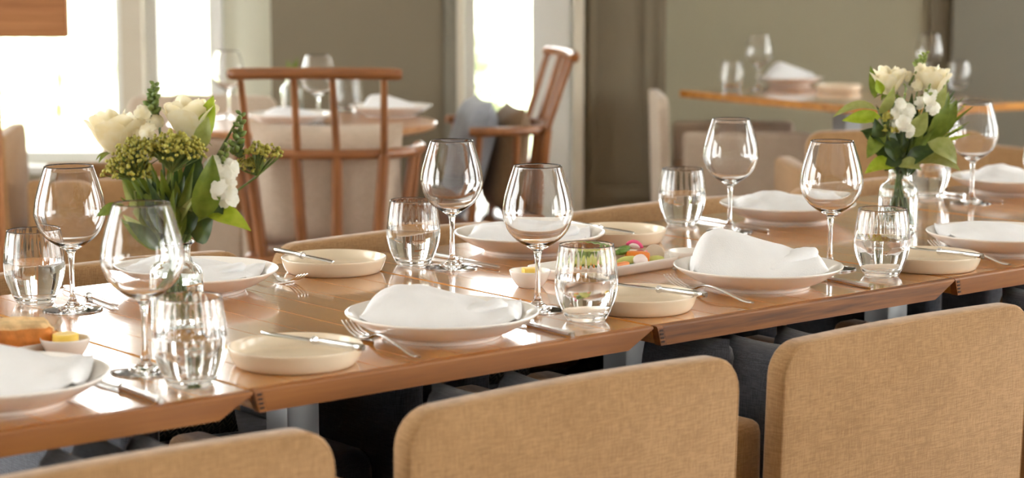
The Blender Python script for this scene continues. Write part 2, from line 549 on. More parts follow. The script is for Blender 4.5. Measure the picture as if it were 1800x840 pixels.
def window(name, u0, u1, z0, z1, muntins=(), rails=()):
    y = WY + 0.06
    x0, x1 = X(u0, WY), X(u1, WY)
    bm = bmesh.new()
    f = 0.045
    for b in ((x0, x0 + f, z0, z1), (x1 - f, x1, z0, z1), (x0 + f, x1 - f, z0, z0 + f), (x0 + f, x1 - f, z1 - f, z1)):
        box_into(bm, b[0], b[1], y, y + 0.06, b[2], b[3])
    wn = struct(obj(name, from_bm(name, bm, False), 'trim_white'))
    obj('pane', box('pane', x0 + f, x1 - f, y + 0.025, y + 0.031, z0 + f, z1 - f), 'pane', wn)
    for u in muntins:
        obj('mullion', box('mullion', X(u, WY) - 0.02, X(u, WY) + 0.02, y - 0.002, y + 0.055, z0 + f, z1 - f), 'trim_white', wn)
    for z in rails:
        obj('rail', box('rail', x0 + f, x1 - f, y - 0.004, y + 0.05, z, z + 0.035), 'trim_white', wn)
    obj('window_sill', box('window_sill', x0 - 0.02, x1 + 0.02, WY - 0.12, WY - 0.0005, z0 - 0.03, z0), 'trim_white', wn)
    return wn

window('window_1', -55, 226, SILL, HEAD, rails=(1.62,))
window('window_2', 262, 389, SILL, HEAD, rails=(1.62,))
w3 = window('window_3', 817, 1005, 0.02, HEAD)
obj('stile', box('stile', X(934, WY), X(1000, WY), WY - 0.03, WY + 0.055, 0.03, HEAD - 0.05), 'trim_white', w3)
# outside
struct(obj('terrace_ground', box('terrace_ground', -14, 14, 10.45, 13.5, -0.12, -0.02), 'terrace'))
struct(obj('lawn_ground', box('lawn_ground', -40, 40, 13.5, 70, -0.14, -0.04), 'lawn'))

def hedge(label, x, y, wd, ht, seed):
    rnd = random.Random(seed)
    vs, fs = [], []
    for k in range(420):
        px, pz = rnd.uniform(-wd / 2, wd / 2), rnd.uniform(0.02, 1) ** 0.7 * ht
        edge = math.sqrt(max(0.02, 1 - (2 * px / wd) ** 2))
        pz *= edge
        py = rnd.uniform(-0.35, 0.35) * edge
        s = rnd.uniform(0.07, 0.14)
        a, b = rnd.uniform(0, 2 * PI), rnd.uniform(-1, 1)
        e1 = Vector((math.cos(a), math.sin(a), b)).normalized() * s
        e2 = e1.cross(Vector((rnd.uniform(-1, 1), rnd.uniform(-1, 1), rnd.uniform(-1, 1)))).normalized() * s * 0.5
        c = Vector((px, py, pz)); i = len(vs)
        vs += [c - e1, c + e2, c + e1, c - e2]; fs.append((i, i + 1, i + 2, i + 3))
    t = thing('garden_shrub', label, 'shrub', (x, y, -0.04))
    f = obj('foliage', mesh('foliage', vs, fs, False), 'hedge', t); f['kind'] = 'stuff'
    obj('stem', tube('stem', [(0, 0, 0), (0.02, 0, ht * 0.4), (0, 0, ht * 0.7)], [0.04, 0.03, 0.015], 6), 'oak_chair', t)

hedge('pale green garden shrub outside, seen low behind the left window', X(110, 17), 17, 3.0, 0.75, 3)
hedge('pale green garden shrub outside the narrow window behind the side-on wooden chair', X(822, 14.5), 14.5, 0.5, 0.9, 5)

# ------------------------------------------------------------------ the long row of tables
NB = 10
TL, TD, TT = 0.716, 0.90, 0.031

def board_mesh(kind):
    wd = TL / NB - 0.0006
    x0, x1 = -wd / 2, wd / 2
    c = 0.0025
    if kind == 'first':
        sec = [(x0 + 0.014, -TT), (x1, -TT), (x1, -0.0004), (x1 - 0.0006, 0), (x0 + c, 0), (x0, -c), (x0 + 0.002, -0.014)]
    elif kind == 'last':
        sec = [(x0, -TT), (x1 - 0.052, -TT), (x1 - 0.002, -0.008), (x1, -c), (x1 - c, 0), (x0 + 0.0006, 0), (x0, -0.0004)]
    else:
        sec = [(x0, -TT), (x1, -TT), (x1, -0.0004), (x1 - 0.0006, 0), (x0 + 0.0006, 0), (x0, -0.0004)]
    ys = [(0.0142, 0.0004), (0.0150, 0.0), (TD - 0.003, 0.0), (TD, 0.003)]
    vs, fs = [], []
    n = len(sec)
    for y, ins in ys:
        for (x, z) in sec:
            vs.append((x, y, min(z, -ins) if z > -0.01 else z))
    for k in range(3):
        for i in range(n):
            j = (i + 1) % n
            fs.append((k * n + i, k * n + j, (k + 1) * n + j, (k + 1) * n + i))
    fs.append(tuple(range(n))); fs.append(tuple(reversed(range(3 * n, 4 * n))))
    return fixn(mesh('board', vs, fs, False))

BM = {k: board_mesh(k) for k in ('first', 'mid', 'last')}
def edge_mesh():
    x0, x1 = -TL / 2, TL / 2
    prof = [(0.0, -TT), (0.0, -0.0035), (0.0012, -0.0010), (0.0035, 0.0), (0.0135, 0.0), (0.014, -0.0004), (0.014, -TT)]   # y, z
    vs, fs = [], []
    for k in range(3):
        for (y, z) in prof:
            d = max(0.0, -z)
            a = x0 + 0.012 + (0.009 * d / TT)
            b = x1 - (0.052 - 0.05 * (TT - d) / (TT - 0.008) if d > 0.008 else 0.002 * d / 0.008)
            vs.append(((x0 + 0.00 + (0.009 * d / TT), a, b)[k], y, z))
    n = len(prof)
    out = []
    for (k0, k1) in ((0, 1), (1, 2)):
        v = vs[k0 * n:(k0 + 1) * n] + vs[k1 * n:(k1 + 1) * n]
        if k0 == 1:
            v = [(q[0] + 0.0004, q[1], q[2]) for q in v[:n]] + v[n:]
        f = [(i, (i + 1) % n, n + (i + 1) % n, n + i) for i in range(n)] + [tuple(range(n)), tuple(reversed(range(n, 2 * n)))]
        out.append(fixn(mesh('edge', v, f, False)))
    return out
EDG = edge_mesh()
COLM = rbox('pedestal_column', 0.062, 0.062, 0.66, 0.004, 2, center=(0, 0, 0.365))
BASEM = rbox('pedestal_base', 0.42, 0.42, 0.03, 0.006, 2, center=(0, 0, 0.0155))
PLATEM = rbox('top_plate', 0.34, 0.34, 0.012, 0.002, 1, center=(0, 0, 0.7025))
FING = box('finger_joint', -0.0035, 0.0035, -0.0012, 0.0008, -0.0016, 0.0016)

def dining_table(x0, dy, rot, label, em='oak_edge_shaded'):
    t = thing('dining_table', label, 'table', T(x0 + TL / 2 + 0.002, dy, 0), AX + rot, 'oak tables joined into one long row')
    for i in range(NB):
        k = 'first' if i == 0 else 'last' if i == NB - 1 else 'mid'
        obj('board', BM[k], 'oak_top', t, (-TL / 2 + (i + 0.5) * TL / NB, 0, TZ))
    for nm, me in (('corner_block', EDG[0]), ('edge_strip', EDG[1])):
        q = obj(nm, me, 'oak_edge_shaded', t, (0, 0, TZ))
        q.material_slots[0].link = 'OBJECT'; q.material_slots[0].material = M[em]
    for k in range(4):
        obj('finger_joint', FING, 'finger_dark', t, (-TL / 2 + 0.0085 + 0.0012 * k, 0.0002, TZ - 0.007 - k * 0.006))
    obj('pedestal_column', COLM, 'column_grey', t, (0, 0.45, 0))
    obj('pedestal_base', BASEM, 'column_grey', t, (0, 0.45, 0))
    obj('top_plate', PLATEM, 'column_grey', t, (0, 0.45, 0))

dining_table(-0.72, -0.006, 0.0, 'oak table at the near left end of the long row, under the bread')
dining_table(0.0, 0.0, 0.0, 'oak table second from the left in the long row, carrying the left flower vase')
dining_table(0.72, -0.003, 0.0, 'oak table in the middle of the long row, under the vegetable plate', 'oak_edge_rough')
dining_table(1.44, 0.0, 0.0, 'oak table under the right flower vase, fourth in the long row')
dining_table(2.16, 0.003, 0.0, 'oak table at the far right end of the long row, behind the right vase')

# ------------------------------------------------------------------ upholstered chairs
BACKM = None
def make_chair_meshes():
    n = 14
    bm = bmesh.new()
    bmesh.ops.create_grid(bm, x_segments=16, y_segments=14, size=0.5)
    bm.free()
    # rounded slab back with soft corners
    bm = bmesh.new()
    pts = []
    wd, z0, z1, r = 0.29, 0.16, 0.745, 0.05
    def arc(cx, cz, a0, a1, k=6):
        return [(cx + r * math.cos(a0 + (a1 - a0) * i / k), cz + r * math.sin(a0 + (a1 - a0) * i / k)) for i in range(k + 1)]
    right = [(wd, z0), (wd, 0.4), (wd, 0.6)] + arc(wd - r, z1 - r, 0, PI / 2)
    top = [(wd - r - (2 * (wd - r)) * i / 8, z1 + 0.004 * math.sin(PI * i / 8)) for i in range(1, 8)]
    left = arc(-(wd - r), z1 - r, PI / 2, PI) + [(-wd, 0.6), (-wd, 0.4), (-wd, z0)]
    loop = right + top + left
    layers = [(-0.300, 0.0075), (-0.2988, 0.0026), (-0.295, 0.0), (-0.268, 0.0), (-0.263, 0.003), (-0.261, 0.009)]
    rows = []
    for y, ins in layers:
        row = []
        for (x, z) in loop:
            cx, cz = max(-(wd - r), min(wd - r, x)), min(z, z1 - r)
            d = Vector((x - cx, z - cz)); L = d.length
            if L > 1e-6:
                d = d * ((L - ins) / L)
                px, pz = cx + d.x, cz + d.y
            else:
                px, pz = x, z
            lean = -0.02 * (z - z0) / (z1 - z0)
            row.append(bm.verts.new((px, y + lean + 0.008 * (1 - (x / wd) ** 2) * 0, pz)))
        rows.append(row)
    m = len(loop)
    for k in range(len(rows) - 1):
        for i in range(m):
            j = (i + 1) % m
            bm.faces.new((rows[k][i], rows[k][j], rows[k + 1][j], rows[k + 1][i]))
    bm.faces.new(rows[0]); bm.faces.new(list(reversed(rows[-1])))
    return from_bm('backrest', bm, True, 50)

CB = make_chair_meshes()
CARM = rbox('armrest', 0.068, 0.50, 0.45, 0.02, 3, center=(0, 0.03, 0.385))
CSEAT = rbox('seat_cushion', 0.435, 0.46, 0.13, 0.035, 3, center=(0, 0.01, 0.405))
CRAIL = rbox('seat_base', 0.43, 0.46, 0.17, 0.008, 1, center=(0, 0.01, 0.25))
CLEG = fixn(lathe('leg', [(0, 0), (0.016, 0), (0.022, 0.16), (0, 0.16)], 10))
def _pip():
    pts = []
    wd, z1, r = 0.2865, 0.7415, 0.05
    for z in (0.2, 0.45, 0.62):
        pts.append((-wd, z))
    for i in range(7):
        a = PI - PI / 2 * i / 6
        pts.append((-(wd - r) + r * math.cos(a), z1 - r + r * math.sin(a)))
    pts += [(-0.12, z1 + 0.0015), (0, z1 + 0.004)]
    pts = pts + [(-x, z) for x, z in reversed(pts[:-1])]
    return tube('piping', [(x, -0.2975 - 0.02 * (z - 0.16) / 0.585, z) for x, z in pts], 0.0026, 6)
CPIP = _pip()

def tub_chair(loc, rz, label, mat='linen_tan', group=None, seat='linen_tan', arm=None):
    t = thing('upholstered_chair', label, 'chair', loc, rz, group)
    def o(name, me, mt, l=(0, 0, 0)):
        q = obj(name, me, None, t, l)
        if not me.materials: me.materials.append(M[mt])
        q.material_slots[0].link = 'OBJECT'; q.material_slots[0].material = M[mt]
        return q
    bk = o('backrest', CB, mat)
    pi = o('piping', CPIP, mat); pi.parent = bk
    arm = arm or mat
    o('armrest', CARM, arm, (-0.255, 0, 0)); o('armrest', CARM, arm, (0.255, 0, 0))
    o('seat_base', CRAIL, mat); o('seat_cushion', CSEAT, seat)
    for sx in (-1, 1):
        for sy in (-1, 1):
            o('leg', CLEG, 'oak_chair', (sx * 0.24, sy * 0.22, 0))
    return t

NEAR_Y, FAR_Y = 0.065, 0.775
tub_chair(T(-0.335, NEAR_Y, 0), AX, 'tan linen chair nearest the camera, cut by the bottom left of the frame', group='tan chairs along the near side', seat='linen_navy')
tub_chair(T(0.354, NEAR_Y, 0), AX, 'tan linen chair on the near side, middle of the three big chair backs', group='tan chairs along the near side', seat='linen_navy')
tub_chair(T(1.03, NEAR_Y + 0.005, 0), AX, 'tan linen chair at the lower right corner, its back cut by the frame edge', group='tan chairs along the near side', seat='linen_navy')
tub_chair(T(1.80, NEAR_Y, 0), AX, 'tan linen chair almost hidden beyond the lower right chair, under the table edge', group='tan chairs along the near side', seat='linen_navy')
tub_chair(T(0.375, FAR_Y, 0), AX + PI, 'tan linen chair tucked in on the far side behind the left vase', group='tan chairs along the far side', seat='linen_navy', arm='linen_navy')
tub_chair(T(1.03, FAR_Y, 0), AX + PI, 'tan linen chair on the far side whose rim shows behind the bread plate and tumbler', group='tan chairs along the far side', seat='linen_navy', arm='linen_navy')
tub_chair(T(1.76, FAR_Y, 0), AX + PI, 'tan linen chair on the far side in front of the panelled wall corner', group='tan chairs along the far side', seat='linen_navy', arm='linen_navy')
tub_chair(T(2.48, FAR_Y, 0), AX + PI, 'tan linen chair on the far side behind the right vase', group='tan chairs along the far side', seat='linen_navy', arm='linen_navy')

def pillow(tx, ty, z, wd, ht, th, rz, tilt, mat, label, seed, roll=0, group=None):
    me = pillow_mesh('scatter_pillow', wd, ht, th, seed=seed)
    o = obj('scatter_pillow', me, mat, None, T(tx, ty, z + ht / 2 * math.cos(tilt)), (tilt, roll, AX + rz))
    tag(o, label, 'pillow', group)
    return o

G = 'navy pillows on the near chairs'
ST = 0.472
for k, (x, y, th, la) in enumerate((
        (-0.265, -0.045, 0.085, 'navy pillow peeking above the bottom left chair back, nearer the frame edge'),
        (-0.155, -0.045, 0.085, 'navy pillow peeking above the bottom left chair back, beside the herringbone cushion'),
        (0.330, -0.050, 0.085, 'blue-grey pillow top just above the middle chair back, left of the herringbone cushion'),
        (0.455, -0.045, 0.085, 'low navy pillow top above the middle chair back, below the herringbone cushion'),
        (0.915, -0.050, 0.085, 'tall navy pillow standing in the gap left of the lower right chair'),
        (1.020, -0.060, 0.085, 'navy pillow top showing just over the left corner of the lower right chair'),
        (1.640, -0.05, 0.085, 'navy pillow under the fourth table edge, above the lower right chair'))):
    pillow(x, y, ST, 0.19, 0.232, th, PI / 2 + 0.06 * (-1) ** k, 0.02, 'linen_navy', la, k + 1, group=G)
pillow(0.865, 0.075, ST, 0.20, 0.235, 0.09, PI / 2 - 0.1, 0.02, 'linen_navy', 'navy pillow behind another, in the gap between the two right-hand chairs', 12, group=G)
G = 'herringbone cushions on the far chairs'
pillow(-0.19, 0.03, ST, 0.20, 0.225, 0.085, PI / 2 - 0.1, 0.02, 'linen_navy', 'navy pillow behind the two others at the bottom left chair', 13, group='navy pillows on the near chairs')
pillow(0.30, 0.80, ST, 0.34, 0.22, 0.11, PI, 0.12, 'herringbone', 'dark herringbone cushion below the left table edge', 8, group=G)
pillow(1.00, 0.80, ST, 0.28, 0.22, 0.11, PI, 0.12, 'herringbone', 'dark herringbone cushion above the middle chair back', 9, group=G)
pillow(1.205, 0.83, ST, 0.20, 0.20, 0.11, PI - 0.2, 0.12, 'linen_tan', 'tan cushion right of the herringbone one under the second table', 11, group='tan cushion on the far chair')
pillow(1.72, 0.80, ST, 0.30, 0.22, 0.11, PI, 0.12, 'linen_tan', 'tan cushion on the far chair under the middle table, left of the grey column', 10, group='tan cushion on the far chair')

# ------------------------------------------------------------------ tableware
WINE = fixn(lathe('wine_glass', spline([
    (0.0, 0.0), (0.030, 0.0), (0.0455, 0.0002), (0.0468, 0.0012), (0.0455, 0.0024), (0.030, 0.0042), (0.0135, 0.0085), (0.0062, 0.018), (0.0042, 0.035), (0.0040, 0.060),
    (0.0045, 0.082), (0.0075, 0.094), (0.0175, 0.1015), (0.0345, 0.1125), (0.0480, 0.1280), (0.0555, 0.1480), (0.0560, 0.1600), (0.0530, 0.1800), (0.0460, 0.2050), (0.0385, 0.2280),
    (0.0380, 0.2286), (0.0374, 0.2280), (0.0449, 0.2048), (0.0519, 0.1798), (0.0549, 0.1600), (0.0544, 0.1482), (0.0469, 0.1290), (0.0335, 0.1140), (0.0165, 0.1050), (0.006, 0.1028), (0.0, 0.1025)], 3), 56, angle=0))
TP = [(0.0, 0.0), (0.018, 0.0), (0.0275, 0.0006), (0.0310, 0.003), (0.0385, 0.017), (0.0455, 0.036), (0.0488, 0.056), (0.0482, 0.076), (0.0455, 0.098), (0.0425, 0.1165)]
TI = [(0.0419, 0.1172), (0.0413, 0.1165), (0.0438, 0.098, 0.00022), (0.0462, 0.078, 0.00025), (0.0466, 0.066, 0.00005), (0.0464, 0.056, 0.0), (0.0430, 0.037, 0.0), (0.0360, 0.0195, 0.0), (0.026, 0.0125), (0.012, 0.0105), (0.0, 0.010)]
TP3 = [(a, b, 0.0) for a, b in TP]
TI3 = [(q[0], q[1], q[2] if len(q) > 2 else 0.0) for q in TI]
TUMB = fixn(lathe('tumbler', spline(TP3 + TI3, 3), 144, angle=0, rib=24))
WLV = 0.066
WATER = fixn(lathe('water', spline([(0.0, 0.0096), (0.012, 0.0101), (0.0262, 0.0121), (0.0364, 0.0192), (0.0434, 0.0367), (0.0468, 0.056), (0.0467, WLV)], 3) + [(0.0466, WLV + 0.0008), (0.0455, WLV + 0.0001), (0.043, WLV), (0.02, WLV), (0.0, WLV)], 72, angle=50))
PLATE = fixn(lathe('dinner_plate', spline([
    (0.0, 0.004), (0.070, 0.004), (0.082, 0.0035), (0.084, 0.0), (0.088, 0.0), (0.0905, 0.005), (0.105, 0.0105), (0.125, 0.0215), (0.1400, 0.0315), (0.1432, 0.0342),
    (0.1440, 0.0362), (0.1428, 0.0372), (0.1385, 0.0356), (0.122, 0.0265), (0.104, 0.0160), (0.085, 0.0108), (0.05, 0.0095), (0.0, 0.0092)], 3), 72, angle=60))
SIDE = fixn(lathe('side_plate', spline([
    (0.0, 0.001), (0.060, 0.001), (0.078, 0.0), (0.0835, 0.0018), (0.0880, 0.009), (0.0912, 0.018), (0.0930, 0.0250), (0.0922, 0.0265), (0.0908, 0.0255), (0.0882, 0.017), (0.0845, 0.0095), (0.0770, 0.0062), (0.05, 0.0055), (0.0, 0.0055)], 3), 64, angle=60))
DISH = fixn(lathe('butter_dish', spline([
    (0.0, 0.001), (0.016, 0.001), (0.0185, 0.0), (0.021, 0.001), (0.0275, 0.0095), (0.0330, 0.0205), (0.0352, 0.0275), (0.0345, 0.0288), (0.0333, 0.0275), (0.031, 0.0205), (0.025, 0.0105), (0.016, 0.0055), (0.0, 0.005)], 3), 48, angle=60))

def wine(tx, ty, label, z=TZ, rz=0.0, pos=None):
    p = pos if pos is not None else T(tx, ty, z)
    o = obj('wine_glass', WINE, 'glass', None, (p.x, p.y, p.z + 0.0002), (0, 0, rz))
    tag(o, label, 'wine glass', 'empty balloon wine glasses')

def tumbler(tx, ty, label, pos=None, full=True, rz=0.0):
    p = pos if pos is not None else T(tx, ty)
    o = obj('tumbler', TUMB, 'glass', None, (p.x, p.y, p.z + 0.0002), (0, 0, rz))
    tag(o, label, 'tumbler', 'ribbed stemless water tumblers')
    if full:
        obj('water', WATER, 'water', o)

def plate(tx, ty, label, pos=None):
    p = pos if pos is not None else T(tx, ty)
    o = obj('dinner_plate', PLATE, 'china', None, (p.x, p.y, p.z + 0.0002))
    tag(o, label, 'plate', 'white dinner plates')

def side_plate(tx, ty, label):
    p = T(tx, ty)
    o = obj('side_plate', SIDE, 'stoneware', None, (p.x, p.y, p.z + 0.0002))
    tag(o, label, 'side plate', 'cream bread plates with upright rims')

def napkin_mesh(ht, lx, ly, peak, steep, wr, seed, n=40, m=26, skew=0.0):
    vs, fs = [], []
    for i in range(n + 1):
        for j in range(m + 1):
            u, v = -1 + 2 * i / n, -1 + 2 * j / m
            # softly rounded rectangle outline
            x = lx / 2 * u * (1 - 0.04 * v * v) + skew * v * ly
            y = ly / 2 * v * (1 - 0.10 * max(0, u) ** 2 - 0.12 * max(0, -u) ** 3)
            if u < peak:
                s = 1 - ((peak - u) / (1 + peak)) ** steep
            else:
                s = 1 - 0.62 * ((u - peak) / (1 - peak)) ** 1.15
                s *= 1 - max(0, (u - 0.82) / 0.18) ** 2 * 0.9
            c = max(0.0, 1 - abs(v) ** 2.6)
            hh = ht * max(0.0, s) * c ** 0.75
            hh += wr * noise.noise(Vector((u * 1.6 + seed, v * 2.2, seed))) * c * max(0, s)
            hh += wr * 0.35 * noise.noise(Vector((u * 4 + seed, v * 5.2 + u * 2, seed))) * c
            rr = math.hypot(x, y)
            base = 0.0105 if rr < 0.085 else 0.0115 + (rr - 0.085) ** 1.25 * 1.15
            vs.append((x, y, base + 0.0025 + max(0.0, hh)))
    idx = lambda i, j: i * (m + 1) + j
    for i in range(n):
        for j in range(m):
            fs.append((idx(i, j), idx(i + 1, j), idx(i + 1, j + 1), idx(i, j + 1)))
    N = len(vs)
    bound = [idx(i, 0) for i in range(n + 1)] + [idx(n, j) for j in range(1, m + 1)] + [idx(i, m) for i in range(n - 1, -1, -1)] + [idx(0, j) for j in range(m - 1, 0, -1)]
    low = {}
    for b in bound:
        low[b] = len(vs); v = vs[b]; vs.append((v[0], v[1], v[2] - 0.0028))
    for a, b in zip(bound, bound[1:] + bound[:1]):
        fs.append((b, a, low[a], low[b]))
    cidx = len(vs); vs.append((0, 0, 0.0112))
    for a, b in zip(bound, bound[1:] + bound[:1]):
        fs.append((low[b], low[a], cidx))
    return fixn(mesh('napkin', vs, fs, True, 75))

def flap_mesh(ht, lx, ly, x0, seed):
    # the loose end, turned over into a soft roll lying diagonally on the right part
    n = 18
    pts, rads = [], []
    R = 0.010 + 0.12 * ht
    for k in range(n + 1):
        t = k / n
        x = lx / 2 * (x0 - 0.25 + (1.08 - x0) * t)
        y = ly / 2 * (-0.80 + 0.75 * t)
        z = 0.018 + ht * (0.20 + 0.36 * t)
        e = min(t, 1 - t) * n / 4.0
        pts.append(Vector((x, y, z))); rads.append(R * (math.sqrt(max(0.004, 1 - (1 - min(1, e)) ** 2))) * (0.82 + 0.3 * t))
    vs, fs = [], []
    tube_into(vs, fs, pts, rads, 18)
    vs = [Vector((v[0], v[1], pts[min(n, i // 18)].z + (v[2] - pts[min(n, i // 18)].z) * 0.62)) for i, v in enumerate(vs)]
    out = []
    for v in vs:
        c = 1.0 + 0.10 * noise.noise(Vector((v[0] * 40 + seed, v[1] * 40, 0)))
        rr = math.hypot(v[0], v[1])
        base = 0.0105 if rr < 0.085 else 0.0115 + (rr - 0.085) ** 1.25 * 1.15
        out.append((v[0], v[1], max(base + 0.0022, v[2] * c)))
    return fixn(mesh('napkin_fold', out, fs, True, 0))

def napkin(tx, ty, label, ht, lx=0.235, ly=0.17, peak=-0.45, steep=3.0, wr=0.006, seed=0, rz=0.0, flap=0.1, pos=None, skew=0.0):
    p = pos if pos is not None else T(tx, ty)
    o = obj('napkin', napkin_mesh(ht, lx, ly, peak, steep, wr, seed, skew=skew), 'napkin_white', None, (p.x, p.y, p.z), (0, 0, rz))
    tag(o, label, 'napkin', 'white folded cloth napkins')
    if flap is not None:
        obj('fold', flap_mesh(ht, lx, ly, flap, seed), 'napkin_white', o)

# cutlery: strips of changing width, with thickness
def strip_into(vs, fs, rows, th):
    # rows: (x, ycentre, z, halfwidth)
    i0 = len(vs)
    for (x, y, z, h) in rows:
        c = min(h * 0.5, 0.0016)
        for (yy, zz) in ((-h, -th * 0.1), (-h + c, th * 0.5), (h - c, th * 0.5), (h, -th * 0.1), (h - c, -th * 0.5), (-h + c, -th * 0.5)):
            vs.append((x, y + yy, z + zz))
    n = len(rows)
    for k in range(n - 1):
        for a in range(6):
            b = (a + 1) % 6
            fs.append((i0 + k * 6 + a, i0 + k * 6 + b, i0 + (k + 1) * 6 + b, i0 + (k + 1) * 6 + a))
    fs.append(tuple(i0 + a for a in range(6))); fs.append(tuple(i0 + (n - 1) * 6 + a for a in reversed(range(6))))

def strip(name, rows, th):
    vs, fs = [], []
    strip_into(vs, fs, rows, th)
    return fixn(mesh(name, vs, fs, True, 50))

def fork_meshes(L):
    hl = L * 0.66
    hrows = [(0.0, 0, 0.0060, 0.0035), (0.004, 0, 0.0058, 0.0062), (0.02, 0, 0.0060, 0.0068), (L * 0.2, 0, 0.0090, 0.0052), (L * 0.36, 0, 0.0135, 0.0036), (L * 0.50, 0, 0.0150, 0.0028), (L * 0.60, 0, 0.0115, 0.0030), (hl, 0, 0.0060, 0.0045)]
    handle = strip('handle', spline(hrows, 3), 0.0034)
    vs, fs = [], []
    strip_into(vs, fs, spline([(hl, 0, 0.0060, 0.0045), (hl + 0.012, 0, 0.0035, 0.0105), (hl + 0.026, 0, 0.0024, 0.0118), (hl + 0.034, 0, 0.0030, 0.0118)], 3), 0.0022)
    x0 = hl + 0.032
    for k in range(4):
        y = (-1.5 + k) * 0.0066
        strip_into(vs, fs, spline([(x0, y, 0.0029, 0.0021), (x0 + (L - x0) * 0.4, y, 0.0060, 0.0019), (x0 + (L - x0) * 0.75, y, 0.0118, 0.0016), (L, y, 0.0180, 0.0008)], 3), 0.0019)
    return handle, fixn(mesh('tines', vs, fs, True, 50))

def knife_meshes(L, bw=0.0095):
    hl = L * 0.46
    h = strip('handle', spline([(0, 0, 0.0055, 0.004), (0.004, 0, 0.0055, 0.0070), (0.02, 0, 0.0055, 0.0074), (hl * 0.6, 0, 0.0055, 0.0060), (hl - 0.012, 0, 0.0055, 0.0050), (hl, 0, 0.0055, 0.0062)], 3), 0.0072)
    b = strip('blade', spline([(hl, 0, 0.0055, 0.0050), (hl + 0.012, 0.001, 0.0055, bw * 0.9), (L * 0.75, 0.0015, 0.0055, bw), (L * 0.92, 0.0005, 0.0055, bw * 0.85), (L - 0.003, -0.004, 0.0055, bw * 0.4), (L, -0.005, 0.0055, 0.0008)], 3), 0.0018)
    c = fixn(lathe('ferrule', [(0.0, -0.004), (0.0050, -0.004), (0.0062, -0.001), (0.0062, 0.002), (0.0045, 0.004), (0.0, 0.004)], 14))
    return h, b, c, hl

KM = knife_meshes(0.228)
BKM = knife_meshes(0.195, 0.0088)
FM = fork_meshes(0.250)
FMS = fork_meshes(0.205)

def fork(end, tip, label, ms=FM, z=TZ, tilt=0.0, roll=0.0, lift=0.0):
    a, b = T(*end), T(*tip)
    d = b - a
    t = thing('fork', label, 'fork', (a.x, a.y, z + 0.0004 + lift), math.atan2(d.y, d.x), 'silver table forks')
    t.rotation_euler = (roll, tilt, math.atan2(d.y, d.x))
    obj('handle', ms[0], 'steel', t); obj('tines', ms[1], 'steel', t)

def knife(end, tip, label, ms=KM, z=TZ, name='table_knife', cat='knife', group='silver table knives', roll=0.0, ztip=None):
    a, b = T(*end), T(*tip)
    d = b - a
    t = thing(name, label, cat, (a.x, a.y, z - 0.0016), 0, group)
    pit = 0.0 if ztip is None else -math.atan2(ztip - z, d.length)
    t.rotation_euler = (roll, pit, math.atan2(d.y, d.x))
    obj('handle', ms[0], 'steel', t); obj('blade', ms[1], 'steel', t)
    obj('ferrule', ms[2], 'steel', t, (ms[3], 0, 0.0055), (0, PI / 2, 0))

# dinner plates and napkins (near side, then far side)
plate(-0.285, 0.150, 'white dinner plate cut by the left edge of the frame, in the foreground')
plate(0.428, 0.150, 'white dinner plate in the middle foreground, on the second table')
plate(1.120, 0.165, 'white dinner plate right of the vegetable plate, under the tallest napkin')
plate(1.785, 0.158, 'white dinner plate cut by the right edge, on the near side')
plate(0.355, 0.738, 'white dinner plate on the far side behind the left vase')
plate(1.093, 0.734, 'white dinner plate on the far side behind the sharp central wine glass')
plate(1.809, 0.731, 'white dinner plate on the far side between the two wine glasses right of centre')
plate(2.600, 0.741, 'white dinner plate at the far right edge, on the far side')
napkin(-0.285, 0.150, 'white napkin folded to a peak on the foreground plate at the left edge', 0.060, 0.23, 0.19, -0.05, 1.4, 0.005, 1, rz=0.05, flap=None)
napkin(0.428, 0.150, 'white napkin with a rolled end on the plate in the middle foreground', 0.058, 0.235, 0.17, -0.35, 4.0, 0.006, 2, rz=-0.06, flap=0.12)
napkin(1.120, 0.165, 'tall humped white napkin on the plate right of the vegetables', 0.082, 0.232, 0.165, -0.50, 3.6, 0.004, 3, rz=-0.05, flap=0.28)
napkin(1.785, 0.158, 'white napkin on the plate cut by the right edge, near side', 0.042, 0.24, 0.17, -0.2, 3.5, 0.004, 4, flap=None)
napkin(0.355, 0.738, 'white napkin on the far plate behind the left vase', 0.045, 0.225, 0.17, -0.3, 3.0, 0.007, 5, rz=-0.1, flap=0.1)
napkin(1.093, 0.734, 'white napkin on the far plate behind the sharp central wine glass', 0.040, 0.23, 0.16, -0.45, 3.0, 0.006, 6, rz=-0.08, flap=0.2)
napkin(1.809, 0.731, 'flat white napkin on the far plate right of centre', 0.046, 0.225, 0.16, -0.25, 3.5, 0.010, 7, flap=None)
napkin(2.600, 0.741, 'white napkin on the far plate at the right edge', 0.046, 0.225, 0.16, -0.2, 3.0, 0.012, 8, flap=None)
# bread plates
side_plate(0.658, 0.760, 'cream bread plate on the far side with a fork tip at its left')
side_plate(0.142, 0.112, 'cream bread plate nearest the camera, at the edge of the second table')
side_plate(1.304, 0.713, 'cream bread plate on the far side in front of the dark panelled wall')
side_plate(0.806, 0.128, 'cream bread plate right of the front ribbed tumbler, below the vegetables')
side_plate(1.503, 0.108, 'cream bread plate near the right edge, behind the near right tumbler')
# bread knives resting across the rims
ZR = TZ + 0.0275
G = 'bread knives across the bread plates'
def across(a, b, label, flip=False):
    knife(a, b, label, BKM, ZR, 'bread_knife', 'knife', G)
across((0.606, 0.868), (0.600, 0.673), 'bread knife lying across the far bread plate beside the fork tip')
across((0.186, 0.012), (0.140, 0.202), 'bread knife lying across the bread plate nearest the camera')
across((1.262, 0.808), (1.256, 0.613), 'bread knife lying across the far bread plate by the dark wall')
across((0.852, 0.022), (0.812, 0.212), 'bread knife lying across the bread plate below the vegetables')
across((1.522, 0.002), (1.500, 0.196), 'bread knife lying across the bread plate near the right edge')
